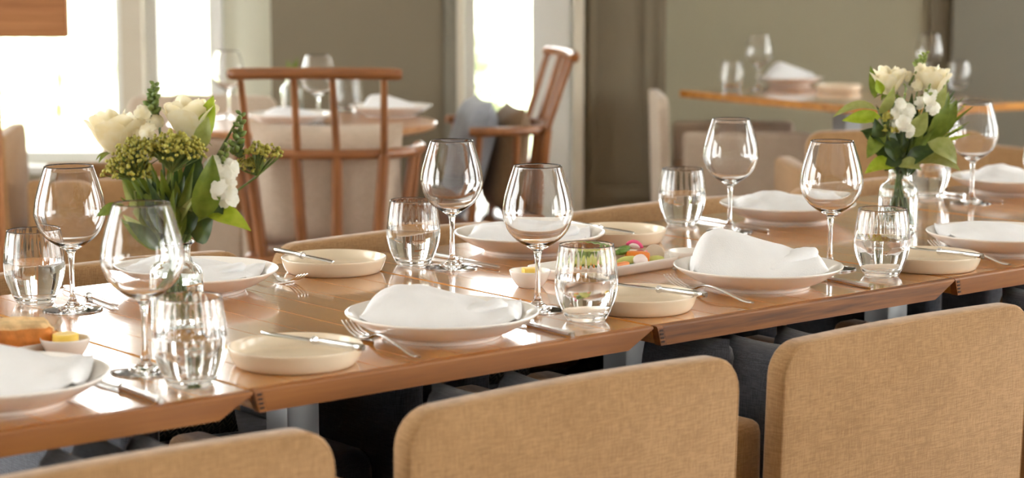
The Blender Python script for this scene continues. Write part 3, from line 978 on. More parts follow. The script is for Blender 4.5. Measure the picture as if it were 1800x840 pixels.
# table knives and forks
knife((-0.132, 0.004), (-0.124, 0.232), 'table knife right of the foreground plate at the left edge')
knife((0.564, 0.012), (0.578, 0.240), 'table knife beside the middle foreground plate, left of the front tumbler')
knife((1.243, 0.018), (1.272, 0.244), 'table knife beside the tall napkin, left of the near right tumbler')
knife((0.196, 0.885), (0.170, 0.660), 'table knife behind the left wine glass, pointing to the vase')
knife((0.907, 0.815), (0.902, 0.587), 'table knife on the far side behind the middle wine glass stem')
knife((1.664, 0.850), (1.640, 0.622), 'table knife on the far side behind the right-centre wine glass base')
knife((2.430, 0.850), (2.410, 0.622), 'table knife on the far side at the right, by the wine glass near the vase')
fork((0.282, 0.016), (0.336, 0.262), 'fork left of the middle foreground plate, its handle toward the camera')
fork((0.961, 0.026), (1.012, 0.272), 'fork left of the tall napkin plate, its handle toward the camera')
fork((1.612, 0.012), (1.690, 0.252), 'fork beside the plate cut by the right edge')
fork((0.512, 0.872), (0.530, 0.668), 'fork whose tines show between the left far plate and its bread plate', FMS)
fork((1.232, 0.860), (1.246, 0.655), 'fork whose tines show behind the front tumbler, by the far bread plate', FMS)
# glasses
wine(0.109, 0.694, 'empty wine glass at the far left, left of the flowers')
wine(-0.045, 0.196, 'blurred empty wine glass in the left foreground, in front of the flowers')
wine(0.678, 0.225, 'sharp empty wine glass at the centre, behind the front tumbler')
wine(0.845, 0.657, 'empty wine glass left of centre on the far side, behind its tumbler')
wine(1.359, 0.215, 'empty wine glass behind the near right tumbler, left of the right vase')
wine(1.576, 0.675, 'empty wine glass on the far side right of centre, beside its tumbler')
wine(2.344, 0.662, 'empty wine glass right of the right vase, behind its leaves')
wine(2.012, 0.215, 'empty wine glass cut off by the right edge of the frame')
tumbler(0.098, 0.800, 'half-full water tumbler at the far left edge, behind the left wine glass')
tumbler(-0.044, 0.079, 'half-full water tumbler in the left foreground, below the vase', rz=0.05)
tumbler(0.676, 0.107, 'half-full water tumbler at the front centre, in front of the vegetables', rz=0.03)
tumbler(0.816, 0.734, 'half-full water tumbler on the far side left of the middle wine glass', rz=0.1)
tumbler(1.370, 0.105, 'half-full water tumbler on the near side below the right vase', rz=0.02)
tumbler(1.575, 0.812, 'half-full water tumbler on the far side in front of the corner of the panelled wall', rz=0.07)
tumbler(2.364, 0.801, 'water tumbler half hidden behind the right vase', rz=0.07)

# butter dishes
def butter_dish(tx, ty, label, butter_label=None, rz=0.3, round_=False, seed=0):
    p = T(tx, ty)
    o = obj('butter_dish', DISH, 'china', None, (p.x, p.y, p.z + 0.0002))
    tag(o, label, 'dish', 'little white butter dishes')
    if butter_label:
        if round_:
            me = fixn(lathe('butter', [(0, 0), (0.017, 0), (0.0185, 0.002), (0.0185, 0.022), (0.017, 0.024), (0, 0.024)], 28))
        else:
            me = rbox('butter', 0.025, 0.026, 0.022, 0.002, 2, center=(0, 0, 0.011))
        b = obj('butter', me, 'butter', None, (p.x, p.y, p.z + 0.0105), (0, 0, rz))
        tag(b, butter_label, 'butter')

butter_dish(0.815, 0.405, 'little white butter dish left of the central wine glass stem', 'yellow cube of butter in the dish by the central wine glass', 0.2)
butter_dish(-0.082, 0.352, 'little white butter dish beside the bread at the left', 'yellow round of butter beside the toasted bread', 0.2, True)
butter_dish(1.185, 0.400, 'small white dish half hidden behind the tall napkin')

# oblong plates
def oblong_plate(name, L, Wd, H):
    def ring(l, wd, r, z, k=6):
        out = []
        for (sx, sy, a0) in ((1, 1, 0), (-1, 1, PI / 2), (-1, -1, PI), (1, -1, 3 * PI / 2)):
            for i in range(k + 1):
                a = a0 + PI / 2 * i / k
                out.append((sx * (l / 2 - r) + r * math.cos(a), sy * (wd / 2 - r) + r * math.sin(a), z))
        return out
    secs = [(0.80, 0.0), (0.84, 0.0), (0.90, 0.004), (0.97, H * 0.75), (1.0, H), (0.985, H + 0.0012), (0.955, H), (0.88, 0.0075), (0.82, 0.006)]
    vs, fs = [], []
    rings = []
    for s, z in secs:
        ins = (1 - s) * Wd
        R = ring(L - ins, Wd - ins, 0.018 * s, z)
        rings.append(list(range(len(vs), len(vs) + len(R)))); vs += R
    n = len(rings[0])
    for a, b in zip(rings, rings[1:]):
        for i in range(n):
            j = (i + 1) % n
            fs.append((a[i], a[j], b[j], b[i]))
    fs.append(tuple(reversed(rings[0]))); fs.append(tuple(rings[-1]))
    return fixn(mesh(name, vs, fs, True, 60))

OP = oblong_plate('serving_plate', 0.285, 0.125, 0.020)
vc = T(1.018, 0.440)
VR = AX + 0.10
tag(obj('serving_plate', OP, 'china', None, (vc.x, vc.y, TZ + 0.0002), (0, 0, VR)), 'oblong white plate of raw vegetables behind the front tumbler', 'plate', 'oblong serving plates')
bc = T(-0.215, 0.415)
BR = AX + 0.15
tag(obj('serving_plate', OP, 'china', None, (bc.x, bc.y, TZ + 0.0002), (0, 0, BR)), 'oblong white plate under the bread at the left edge', 'plate', 'oblong serving plates')

def on_plate(c, rz, x, y, z):
    return (c.x + math.cos(rz) * x - math.sin(rz) * y, c.y + math.sin(rz) * x + math.cos(rz) * y, TZ + z)

def blob(name, sx, sy, sz, amp=0.12, seed=0, fr=2.0, n=3):
    bm = bmesh.new()
    bmesh.ops.create_icosphere(bm, subdivisions=n, radius=1)
    for v in bm.verts:
        k = 1 + amp * noise.noise(v.co * fr + Vector((seed, seed, 0)))
        v.co = Vector((v.co.x * sx * k, v.co.y * sy * k, v.co.z * sz * k))
    return from_bm(name, bm, True, 0)

def crescent(name, L, H, W, th_skin=None):
    # avocado or cucumber wedge: crescent section swept along an arc
    vs, fs = [], []
    n = 14
    rows = []
    for i in range(n + 1):
        t = i / n
        a = (t - 0.5) * 1.7
        s = math.sin(PI * t) ** 0.7
        cx, cy = L * 0.6 * math.sin(a), L * 0.5 * (math.cos(a) - 1)
        row = []
        for k in range(8):
            q = 2 * PI * k / 8
            row.append(len(vs)); vs.append((cx, cy + W * s * math.cos(q) * 0.5, H / 2 + H * s * math.sin(q) * 0.5))
        rows.append(row)
    for A, B in zip(rows, rows[1:]):
        for k in range(8):
            j = (k + 1) % 8
            fs.append((A[k], A[j], B[j], B[k]))
    return fixn(mesh(name, vs, fs, True, 60))

G = 'raw vegetables on the oblong plate'
def veg(name, me, mat, x, y, z, rot, label, cat):
    o = obj(name, me, mat, None, on_plate(vc, VR, x, y, z), (rot[0], rot[1], VR + rot[2]))
    return tag(o, label, cat, G)

a1 = veg('avocado_slice', crescent('flesh', 0.075, 0.020, 0.020), 'avocado_flesh', 0.040, -0.022, 0.009, (0.2, 0, -0.45), 'pale green avocado slice in front on the vegetable plate', 'avocado')
obj('skin', crescent('skin', 0.078, 0.013, 0.017), 'avocado_skin', a1, (0, -0.0045, -0.0020), (0.3, 0, 0))
a2 = veg('avocado_slice', crescent('flesh', 0.085, 0.020, 0.020), 'avocado_flesh', -0.045, -0.006, 0.010, (0.2, 0, -0.5), 'pale green avocado slice seen through the front tumbler', 'avocado')
obj('skin', crescent('skin', 0.088, 0.013, 0.017), 'avocado_skin', a2, (0, -0.0045, -0.0020), (0.3, 0, 0))
sp_ = []
for k, (x, y, r) in enumerate(((0.015, 0.020, -0.35), (0.036, 0.030, -0.2))):
    o = veg('asparagus_spear', tube('stalk', [(-0.05, 0, 0), (-0.02, 0.001, 0), (0.02, 0, 0.001), (0.034, 0, 0.001)], [0.0055, 0.0055, 0.005, 0.0045], 10), 'asparagus', x, y, 0.026 + 0.001 * k, (0, -0.10, r), ('dark green asparagus spear lying at the back left of the vegetables', 'dark green asparagus spear resting nearest the pale endive leaf')[k], 'asparagus')
    obj('tip', blob('tip', 0.014, 0.0062, 0.0062, 0.25, k, 5), 'asparagus', o, (0.042, 0, 0.001))
veg('carrot_stick', rbox('carrot_stick', 0.042, 0.022, 0.020, 0.004, 2), 'carrot', 0.074, -0.012, 0.0215, (0, 0.08, -0.5), 'orange carrot chunk in the middle of the vegetable plate', 'carrot')
veg('carrot_stick', rbox('carrot_stick', 0.05, 0.014, 0.013, 0.003, 2), 'carrot', -0.005, -0.040, 0.0155, (0, 0, 0.2), 'orange carrot stick at the front edge behind the tumbler', 'carrot')
veg('endive_leaf', crescent('leaf', 0.07, 0.026, 0.026), 'endive', 0.062, 0.028, 0.011, (0.5, 0, -0.3), 'pale endive leaf at the back of the vegetable plate', 'endive')
veg('radish_half', blob('radish_half', 0.015, 0.012, 0.012, 0.1, 3), 'radish_white', 0.050, -0.040, 0.0195, (0, 0, 0), 'white radish piece at the front of the vegetable plate', 'radish')
for k, (x, y, z, m_, ry) in enumerate(((0.098, 0.020, 0.042, 'radish_pink', 0.5), (0.094, 0.006, 0.026, 'beet', 0.2), (0.104, 0.000, 0.0235, 'radish_pink', -0.3))):
    lab = ('bright pink radish wedge on top of the vegetables', 'dark red beet wedge beside the carrot', 'deep pink radish wedge at the right of the vegetables')[k]
    o = veg(('radish_wedge', 'beet_wedge', 'radish_wedge')[k], crescent('wedge', 0.038, 0.017, 0.008), m_, x, y, z - 0.010, (0.4, ry * 0.5, -0.6 + k * 0.5), lab, ('radish', 'beet', 'radish')[k])
    if k != 1:
        obj('flesh', crescent('flesh', 0.024, 0.010, 0.006), 'radish_white', o, (0, -0.0030, 0.0020))
tn = fixn(lathe('turnip_slice', [(0, 0), (0.0165, 0), (0.0178, 0.001), (0.0178, 0.004), (0.0165, 0.005), (0, 0.005)], 28))
veg('turnip_slice', tn, 'turnip', 0.121, -0.012, 0.0215, (PI / 2 - 0.45, 0, -VR + 0.2), 'round beige turnip slice standing at the right end of the vegetables', 'turnip')
veg('cucumber_piece', blob('cucumber_piece', 0.017, 0.011, 0.007, 0.08, 9), 'avocado_flesh', 0.108, -0.026, 0.0150, (0, 0, -0.4), 'yellow green cucumber piece under the pink radish', 'cucumber')
veg('carrot_stick', rbox('carrot_stick', 0.03, 0.012, 0.012, 0.003, 2), 'carrot', -0.085, -0.02, 0.0140, (0, 0, 0.6), 'orange carrot stick at the left end of the vegetable plate', 'carrot')

def bread(x, y, z, L, rz, ry, seed, label):
    def half(name, sx, sy, sz, dz, amp):
        bm = bmesh.new()
        bmesh.ops.create_cube(bm, size=2)
        bmesh.ops.subdivide_edges(bm, edges=list(bm.edges), cuts=9, use_grid_fill=True)
        for v in bm.verts:
            c = v.co.copy()
            q = c.normalized() * max(abs(c.x), abs(c.y), abs(c.z))
            c = c * 0.45 + q * 0.55
            k = 1 + amp * noise.noise(c * 2.2 + Vector((seed, 0, 0))) + amp * 0.4 * noise.noise(c * 7 + Vector((0, seed, 0)))
            v.co = Vector((c.x * sx * k, c.y * sy * k, c.z * sz * k + dz))
        return from_bm(name, bm, True, 0)
    t = thing('bread_slice', label, 'bread', on_plate(bc, BR, x, y, z), 0, 'slices of toasted bread')
    t.rotation_euler = (ry, 0, BR + rz)
    obj('crumb', half('crumb', L / 2 - 0.003, 0.023, 0.020, 0.026, 0.12), 'crumb', t)
    obj('crust', half('crust', L / 2 + 0.002, 0.029, 0.019, 0.019, 0.10), 'crust', t)

bread(0.072, -0.012, 0.0085, 0.135, -0.55, 0.10, 1, 'toasted golden bread slice nearest the butter dish')
bread(-0.030, -0.022, 0.0085, 0.12, 0.1, 0.1, 2, 'toasted bread slice cut by the left edge of the frame')
bread(0.020, 0.036, 0.0085, 0.12, -0.05, -0.1, 3, 'toasted bread slice at the back of the bread plate')

# ------------------------------------------------------------------ vases and flowers
VASE = fixn(lathe('vase', spline([
    (0.0, 0.004), (0.030, 0.004), (0.036, 0.0), (0.0395, 0.003), (0.0400, 0.012), (0.0395, 0.05), (0.0390, 0.082), (0.0350, 0.0945), (0.0255, 0.1020), (0.0215, 0.1100), (0.0212, 0.1230), (0.0235, 0.1290), (0.0275, 0.1320), (0.0270, 0.1340),
    (0.0215, 0.1330), (0.0192, 0.1290), (0.0188, 0.1230), (0.0190, 0.1100), (0.0225, 0.1010), (0.0325, 0.0925), (0.0365, 0.0815), (0.0370, 0.05), (0.0372, 0.016), (0.033, 0.010), (0.0, 0.009)], 3), 48, angle=0))
VWAT = fixn(lathe('water', spline([(0.0, 0.0088), (0.0332, 0.0097), (0.0374, 0.016), (0.0372, 0.05), (0.0370, 0.072)], 3) + [(0.0366, 0.0725), (0.03, 0.072), (0.0, 0.072)], 40, angle=50))

def vase(tx, ty, label):
    p = T(tx, ty)
    o = obj('vase', VASE, 'vase_glass', None, (p.x, p.y, p.z + 0.0002))
    tag(o, label, 'vase', 'clear glass bottle vases')
    obj('water', VWAT, 'water', o)
    return p

V1 = vase(0.150, 0.440, 'clear glass bottle vase holding the left bouquet')
V2 = vase(1.845, 0.462, 'clear glass bottle vase holding the right bouquet')

def leaf_mesh(name, base, tip, wd, face, curl=0.15, fold=0.18, n=7, wave=0.0, seed=0):
    base, tip, face = Vector(base), Vector(tip), Vector(face)
    d = tip - base; L = d.length; d.normalize()
    side = d.cross(face).normalized()
    nrm = side.cross(d).normalized()
    vs, fs = [], []
    for i in range(n + 1):
        t = i / n
        h = wd / 2 * (math.sin(PI * min(1, t ** 0.75)) ** 0.85) if 0 < t < 1 else 0.0006
        c = base + d * (L * t) + nrm * (curl * L * (4 * t * (1 - t)) - 0.0)
        for k, s in enumerate((-1, -0.5, 0, 0.5, 1)):
            lift = abs(s) ** 1.3 * h * fold * 2 + wave * h * math.sin(t * 9 + s * 2 + seed)
            vs.append(c + side * (h * s) + nrm * lift)
    for i in range(n):
        for k in range(4):
            a = i * 5 + k
            fs.append((a, a + 1, a + 6, a + 5))
    return mesh(name, vs, fs, True, 0)

def petal_mesh(name, c, ang, r, h, open_, wid, rnd):
    # cupped petal standing on a ring round c
    vs, fs = [], []
    n, m = 6, 6
    for i in range(n + 1):
        t = i / n
        for j in range(m + 1):
            s = -1 + 2 * j / m
            aa = ang + s * wid * (0.55 + 0.45 * math.sin(PI * min(1, t * 0.8 + 0.15)))
            rr = r * (0.30 + 0.80 * math.sin(t * PI * 0.5) ** 0.8) + open_ * r * max(0, t - 0.6) ** 1.5 * 2.4
            rr *= 1 + 0.05 * math.sin(s * 3 + rnd)
            zz = h * (t * (1 - 0.12 * s * s) - 0.15 * max(0, t - 0.75) * open_ * 3)
            vs.append(Vector((c[0] + rr * math.cos(aa), c[1] + rr * math.sin(aa), c[2] + zz)))
    for i in range(n):
        for j in range(m):
            a = i * (m + 1) + j
            fs.append((a, a + 1, a + m + 2, a + m + 1))
    return mesh(name, vs, fs, True, 0)

def stem_pts(root, head, mouth, k=0.5):
    # from the bottom of the vase, through its mouth, up to the head (all relative to the vase position)
    a, b, c = Vector(root), Vector(mouth), Vector(head)
    mid = b.lerp(c, 0.5) + Vector((0, 0, 0.15 * (c - b).length * 0.4))
    return [tuple(v) for v in spline([tuple(a), tuple(a.lerp(b, 0.5)), tuple(b), tuple(mid), tuple(c)], 4)]

class Stem:
    def __init__(s, name, V, head, label, cat, group, seed, r=0.0022):
        s.V = V; s.rnd = random.Random(seed)
        s.t = thing(name, label, cat, (V.x, V.y, V.z + 0.0102), 0, group)
        q = s.rnd.uniform(0, 2 * PI)
        k = s.rnd.uniform(0.2, 1)
        d = Vector((head.x - V.x, head.y - V.y, 0))
        d = d.normalized() * 0.011 if d.length > 1e-3 else d
        root = (-d.x * 1.5 + 0.006 * math.cos(q), -d.y * 1.5 + 0.006 * math.sin(q), 0.004)
        mouth = (d.x * k, d.y * k, 0.115)
        s.head = Vector((head.x - V.x, head.y - V.y, head.z - V.z - 0.0102))
        s.pts = stem_pts(root, s.head, mouth)
        s.stem = obj('stem', tube('stem', s.pts, r, 6), 'stem', s.t)
    def rel(s, p):
        return Vector((p.x - s.V.x, p.y - s.V.y, p.z - s.V.z - 0.0102))

def rose(V, head, r, label, group, seed, mat='petal_cream', tilt=0.0):
    st = Stem('white_rose', V, head - Vector((0, 0, r * 0.95)), label, 'rose', group, seed, 0.0026)
    c = st.head
    rn = st.rnd
    for ring, (n, rr, hh, op, wid) in enumerate(((3, 0.38, 1.85, 0.0, 1.25), (4, 0.60, 1.80, 0.15, 0.95), (5, 0.82, 1.70, 0.35, 0.80), (5, 0.95, 1.5, 0.35, 0.75))):
        for k in range(n):
            a = 2 * PI * k / n + ring * 0.7 + rn.uniform(-0.15, 0.15)
            obj('petal', petal_mesh('petal', c, a, r * rr, r * hh * rn.uniform(0.93, 1.05), op, wid, rn.uniform(0, 6)), mat, st.t)
    for k in range(5):
        a = 2 * PI * k / 5 + 0.3
        b = c + Vector((math.cos(a), math.sin(a), 0)) * r * 0.25
        e = b + Vector((math.cos(a) * r * 0.7, math.sin(a) * r * 0.7, -r * 0.35))
        obj('sepal', leaf_mesh('sepal', b, e, r * 0.35, (0, 0, 1), 0.1), 'leaf_mid', st.t)
    return st

def floret_mesh(c, s, rn):
    vs, fs = [], []
    f = Vector((rn.uniform(-0.7, 0.7), -1, rn.uniform(-0.3, 0.5))).normalized()
    up = Vector((0, 0, 1)); sd = f.cross(up).normalized(); up = sd.cross(f)
    for k in range(5):
        a = 2 * PI * k / 5 + rn.uniform(-0.2, 0.2)
        d = sd * math.cos(a) + up * math.sin(a)
        e = f.cross(d)
        L = s * rn.uniform(0.85, 1.15)
        i0 = len(vs)
        for i in range(5):
            t = i / 4
            h = L * 0.55 * math.sin(PI * (0.12 + 0.76 * t)) ** 0.8
            cc = c + d * (L * t) + f * (s * (0.5 - 0.9 * t * t + 0.25 * t))
            for q in (-1, -0.33, 0.33, 1):
                vs.append(cc + e * h * q + f * (s * 0.16 * math.sin(q * 4 + i * 1.5 + k)) * t - f * abs(q) * h * 0.2)
        for i in range(4):
            for q in range(3):
                a0 = i0 + i * 4 + q
                fs.append((a0, a0 + 1, a0 + 5, a0 + 4))
    return mesh('floret', vs, fs, True, 0)

def bud_mesh(c, d, s):
    vs, fs = [], []
    tube_into(vs, fs, [c - d * s * 0.8, c - d * s * 0.4, c, c + d * s * 0.5, c + d * s * 0.9], [s * 0.25, s * 0.52, s * 0.58, s * 0.42, s * 0.08], 7)
    return mesh('bud', vs, fs, True, 0)

def spike(V, low, top, nf, label, group, seed, fs_=0.013, bs=0.008, fmat='petal_white', bmat='bud_green', nb=16, name='snapdragon'):
    st = Stem(name, V, top, label, 'snapdragon', group, seed, 0.002)
    a, b = st.rel(low), st.head
    rn = st.rnd
    obj('flower_axis', tube('flower_axis', [tuple(a.lerp(b, t)) for t in (0, 0.5, 1)], [0.0024, 0.002, 0.0012], 6), 'stem', st.t)
    for k in range(nf):
        t = 0.02 + 0.55 * k / max(1, nf - 1) if nf > 1 else 0.2
        an = k * 2.4
        off = Vector((math.cos(an) * 0.016, math.sin(an) * 0.016 - 0.006, 0)) * (1 - t * 0.4)
        obj('floret', floret_mesh(a.lerp(b, t) + off, fs_ * (1.1 - 0.3 * t), rn), fmat, st.t)
    t0 = 0.55 if nf else 0.0
    for k in range(nb):
        t = t0 + (1 - t0) * k / (nb - 1)
        an = k * 2.4
        s = bs * (1.15 - 0.55 * (t - t0) / (1 - t0))
        d = Vector((math.cos(an), math.sin(an), 0.6)).normalized()
        obj('bud', bud_mesh(a.lerp(b, t) + d * s * 0.9, d, s), bmat, st.t)
    return st

BERRY_UNIT = None
def berries(V, centers, label, group, seed, nper=60, rad=0.026, br=0.0030):
    head = centers[0]
    st = Stem('berry_sprig', V, head - Vector((0, 0, 0.035)), label, 'berries', group, seed, 0.0018)
    rn = st.rnd
    vs, fs, v2, f2 = [], [], [], []
    bm = bmesh.new(); bmesh.ops.create_icosphere(bm, subdivisions=1, radius=1)
    bm.verts.ensure_lookup_table()
    uv = [v.co.copy() for v in bm.verts]; uf = [tuple(v.index for v in f.verts) for f in bm.faces]; bm.free()
    for c in centers:
        c = st.rel(c)
        knot = st.head if c is centers[0] else st.head.lerp(c, 0.5)
        for k in range(nper):
            a = rn.uniform(0, 2 * PI); q = rn.random() ** 0.5
            p = c + Vector((math.cos(a) * q * rad * 1.25, math.sin(a) * q * rad, rad * 0.7 * (1 - q * q) + rn.uniform(-0.6, 0.4) * rad * 0.7))
            s = br * rn.uniform(0.75, 1.2)
            i0 = len(vs)
            vs += [p + u * s for u in uv]; fs += [tuple(i0 + i for i in f) for f in uf]
            if k % 3 == 0:
                m = knot.lerp(p, 0.6) + Vector((0, 0, -0.004))
                tube_into(v2, f2, [st.head, m, p], [0.0011, 0.0008, 0.0005], 4, False)
    b = obj('berry_cluster', mesh('berry_cluster', vs, fs, True, 0), 'berry', st.t); b['kind'] = 'stuff'
    t = obj('twigs', mesh('twigs', v2, f2, True, 0), 'stem', st.t); t['kind'] = 'stuff'
    return st

def leafy(V, y, specs, head_uv, label, group, seed):
    # specs: (base pixel, tip pixel, width, material, distance offset base, tip, face)
    st = Stem('leafy_branch', V, atY(*head_uv, y), label, 'foliage', group, seed, 0.0022)
    for (bu, tu, wd, mt, db, dt, face, curl) in specs:
        b, t = st.rel(atY(*bu, y + db)), st.rel(atY(*tu, y + dt))
        obj('leaf', leaf_mesh('leaf', b, t, wd, face, curl, 0.16, 7, 0.06, st.rnd.uniform(0, 6)), mt, st.t)
    return st

def blades(V, y, n, u0, u1, vb, v0, v1, label, group, seed, mats=('leaf_mid', 'leaf_dark', 'leaf_sage'), wd=0.009, spread=0.03):
    rn = random.Random(seed)
    st = Stem('grassy_filler', V, atY((u0 + u1) / 2, (v0 + v1) / 2 + 20, y), label, 'foliage', group, seed, 0.002)
    for k in range(n):
        u = u0 + (u1 - u0) * (k + rn.random()) / n
        v = rn.uniform(v0, v1)
        b = st.rel(atY(vb[0] + rn.uniform(-14, 14), vb[1] + rn.uniform(-20, 15), y + rn.uniform(-0.012, 0.012)))
        t = st.rel(atY(u, v, y + rn.uniform(-spread, spread)))
        obj('leaf', leaf_mesh('leaf', b, t, wd * rn.uniform(0.7, 1.5), (rn.uniform(-0.6, 0.6), -1, rn.uniform(-0.2, 0.5)), rn.uniform(-0.08, 0.1), 0.2, 7), mats[k % len(mats)], st.t)
    return st

F = (0, -1, 0.25)
Y1 = V1.y
G1 = 'flowers in the left vase'
rose(V1, atY(203, 228, Y1 + 0.01), 0.036, 'cream rose at the left side of the left bouquet', G1, 11)
rose(V1, atY(333, 205, Y1 + 0.01), 0.035, 'cream rose at the top middle of the left bouquet', G1, 12)
spike(V1, atY(258, 262, Y1 - 0.01), atY(272, 148, Y1), 5, 'pale snapdragon with the tallest green tip in the left bouquet', G1, 13, 0.014, 0.0085, 'petal_cream', 'bud_dark', 18)
spike(V1, atY(378, 345, Y1 - 0.03), atY(400, 250, Y1 - 0.03), 10, 'white snapdragon hanging on the right side of the left bouquet', G1, 14, 0.018, 0.007, 'petal_white', 'bud_green', 9)
spike(V1, atY(415, 275, Y1 - 0.01), atY(424, 200, Y1), 0, 'green snapdragon bud spike at the upper right of the left bouquet', G1, 15, 0.012, 0.009, 'petal_white', 'bud_dark', 18)
berries(V1, [atY(240, 272, Y1 - 0.05), atY(222, 300, Y1 - 0.045)], 'olive berry cluster at the front left of the left bouquet', G1, 16, 170, 0.029)
berries(V1, [atY(300, 262, Y1 - 0.055), atY(322, 268, Y1 - 0.05)], 'olive berry cluster at the front middle of the left bouquet', G1, 17, 170, 0.029)
berries(V1, [atY(452, 268, Y1 - 0.01), atY(436, 292, Y1), atY(472, 272, Y1)], 'olive berry cluster reaching out on the right of the left bouquet', G1, 18, 80, 0.017, 0.0028)
leafy(V1, Y1, [((352, 385), (374, 272), 0.042, 'leaf_mid', -0.04, -0.055, (0.3, -1, 0.1), 0.10),
               ((340, 360), (345, 262), 0.036, 'leaf_dark', -0.03, -0.03, F, 0.08),
               ((362, 245), (375, 168), 0.030, 'leaf_lime', -0.01, 0.0, (-0.3, -1, 0.1), 0.10),
               ((352, 262), (366, 205), 0.026, 'leaf_sage', -0.03, -0.03, F, 0.08)], (356, 270), 'broad-leaved branch in the middle of the left bouquet', G1, 19)
leafy(V1, Y1, [((360, 372), (441, 406), 0.036, 'leaf_lime', -0.02, -0.05, (0.1, -0.75, 0.9), 0.10),
               ((372, 385), (392, 338), 0.030, 'leaf_dark', -0.02, -0.03, F, 0.15),
               ((345, 425), (375, 380), 0.032, 'leaf_dark', -0.015, -0.035, F, 0.1),
               ((318, 410), (352, 362), 0.030, 'leaf_dark', -0.02, -0.03, F, 0.1),
               ((296, 362), (338, 372), 0.026, 'leaf_sage', -0.035, -0.04, (0, -0.6, 1), 0.2),
               ((275, 340), (268, 372), 0.024, 'leaf_lime', -0.04, -0.05, F, -0.1)], (370, 372), 'bright pointed leaves drooping at the lower right of the left bouquet', G1, 20)
leafy(V1, Y1, [((215, 365), (170, 380), 0.022, 'leaf_mid', -0.02, -0.02, (0, -0.8, 0.7), 0.1),
               ((270, 395), (215, 318), 0.030, 'leaf_sage', -0.03, -0.04, F, 0.1),
               ((285, 395), (240, 325), 0.032, 'leaf_mid', -0.035, -0.045, F, 0.1),
               ((300, 395), (268, 318), 0.032, 'leaf_dark', -0.03, -0.035, F, 0.08),
               ((312, 400), (300, 315), 0.030, 'leaf_dark', -0.03, -0.04, F, 0.05)], (225, 362), 'leafy branch at the lower left of the left bouquet', G1, 21)
blades(V1, Y1 - 0.03, 52, 203, 352, (308, 412), 285, 350, 'narrow-leaved filler greenery at the front of the left bouquet', G1, 22, ('leaf_mid', 'leaf_sage', 'leaf_dark', 'leaf_mid'), wd=0.014)
blades(V1, Y1 - 0.035, 22, 204, 300, (285, 425), 318, 395, 'drooping filler leaves at the lower left of the left bouquet', G1, 24, ('leaf_mid', 'leaf_sage', 'leaf_mid', 'leaf_dark'), 0.020)
blades(V1, Y1 + 0.02, 14, 250, 420, (322, 420), 250, 330, 'narrow-leaved filler greenery at the back of the left bouquet', G1, 23, ('leaf_dark', 'leaf_mid'))

Y2 = V2.y
G2 = 'flowers in the right vase'
rose(V2, atY(1562, 140, Y2 + 0.0), 0.031, 'off-white rose at the upper left of the right bouquet', G2, 31)
rose(V2, atY(1638, 140, Y2 + 0.0), 0.032, 'off-white rose at the upper right of the right bouquet', G2, 32)
spike(V2, atY(1598, 150, Y2 - 0.01), atY(1627, 94, Y2), 3, 'pale snapdragon with the green tip on top of the right bouquet', G2, 33, 0.012, 0.0085, 'petal_cream', 'bud_green', 14)
spike(V2, atY(1583, 228, Y2 - 0.05), atY(1592, 150, Y2 - 0.04), 8, 'white snapdragon trailing down the front of the right bouquet', G2, 34, 0.016, 0.006, 'petal_white', 'bud_green', 5)
spike(V2, atY(1626, 190, Y2 - 0.05), atY(1634, 150, Y2 - 0.03), 4, 'short white snapdragon in the middle of the right bouquet', G2, 35, 0.014, 0.006, 'petal_white', 'bud_green', 4)
spike(V2, atY(1655, 160, Y2), atY(1668, 132, Y2), 0, 'small green bud spike at the right shoulder of the right bouquet', G2, 36, 0.01, 0.006, 'petal_white', 'bud_green', 10)
berries(V2, [atY(1562, 208, Y2 - 0.05), atY(1564, 228, Y2 - 0.05)], 'olive berry cluster at the front left of the right bouquet', G2, 37, 50, 0.013)
leafy(V2, Y2, [((1545, 195), (1464, 206), 0.030, 'leaf_sage', -0.02, -0.05, (0, -0.6, 1), 0.18),
               ((1548, 205), (1480, 212), 0.030, 'leaf_lime', -0.03, -0.04, (0, -0.9, 0.5), 0.05),
               ((1545, 250), (1538, 208), 0.028, 'leaf_dark', -0.04, -0.05, F, 0.1),
               ((1538, 172), (1530, 116), 0.020, 'leaf_mid', 0, 0, F, 0.08),
               ((1550, 165), (1540, 140), 0.020, 'leaf_lime', -0.02, -0.02, F, 0.05),
               ((1545, 200), (1572, 150), 0.026, 'leaf_sage', -0.03, -0.05, (0.4, -1, 0), 0.10)], (1546, 200), 'long leaves reaching left from the right bouquet', G2, 38)
leafy(V2, Y2, [((1580, 265), (1512, 230), 0.044, 'leaf_dark', -0.02, -0.04, (0, -0.8, 0.7), 0.15),
               ((1552, 225), (1524, 278), 0.034, 'leaf_mid', -0.04, -0.05, F, 0.05),
               ((1572, 290), (1520, 305), 0.040, 'leaf_lime', -0.02, -0.055, (0, -0.7, 0.8), 0.15),
               ((1560, 240), (1575, 285), 0.032, 'leaf_dark', -0.04, -0.04, F, 0.1),
               ((1582, 270), (1555, 300), 0.030, 'leaf_dark', -0.03, -0.04, F, 0.1)], (1560, 262), 'glossy dark leaves low on the left of the right bouquet', G2, 39)
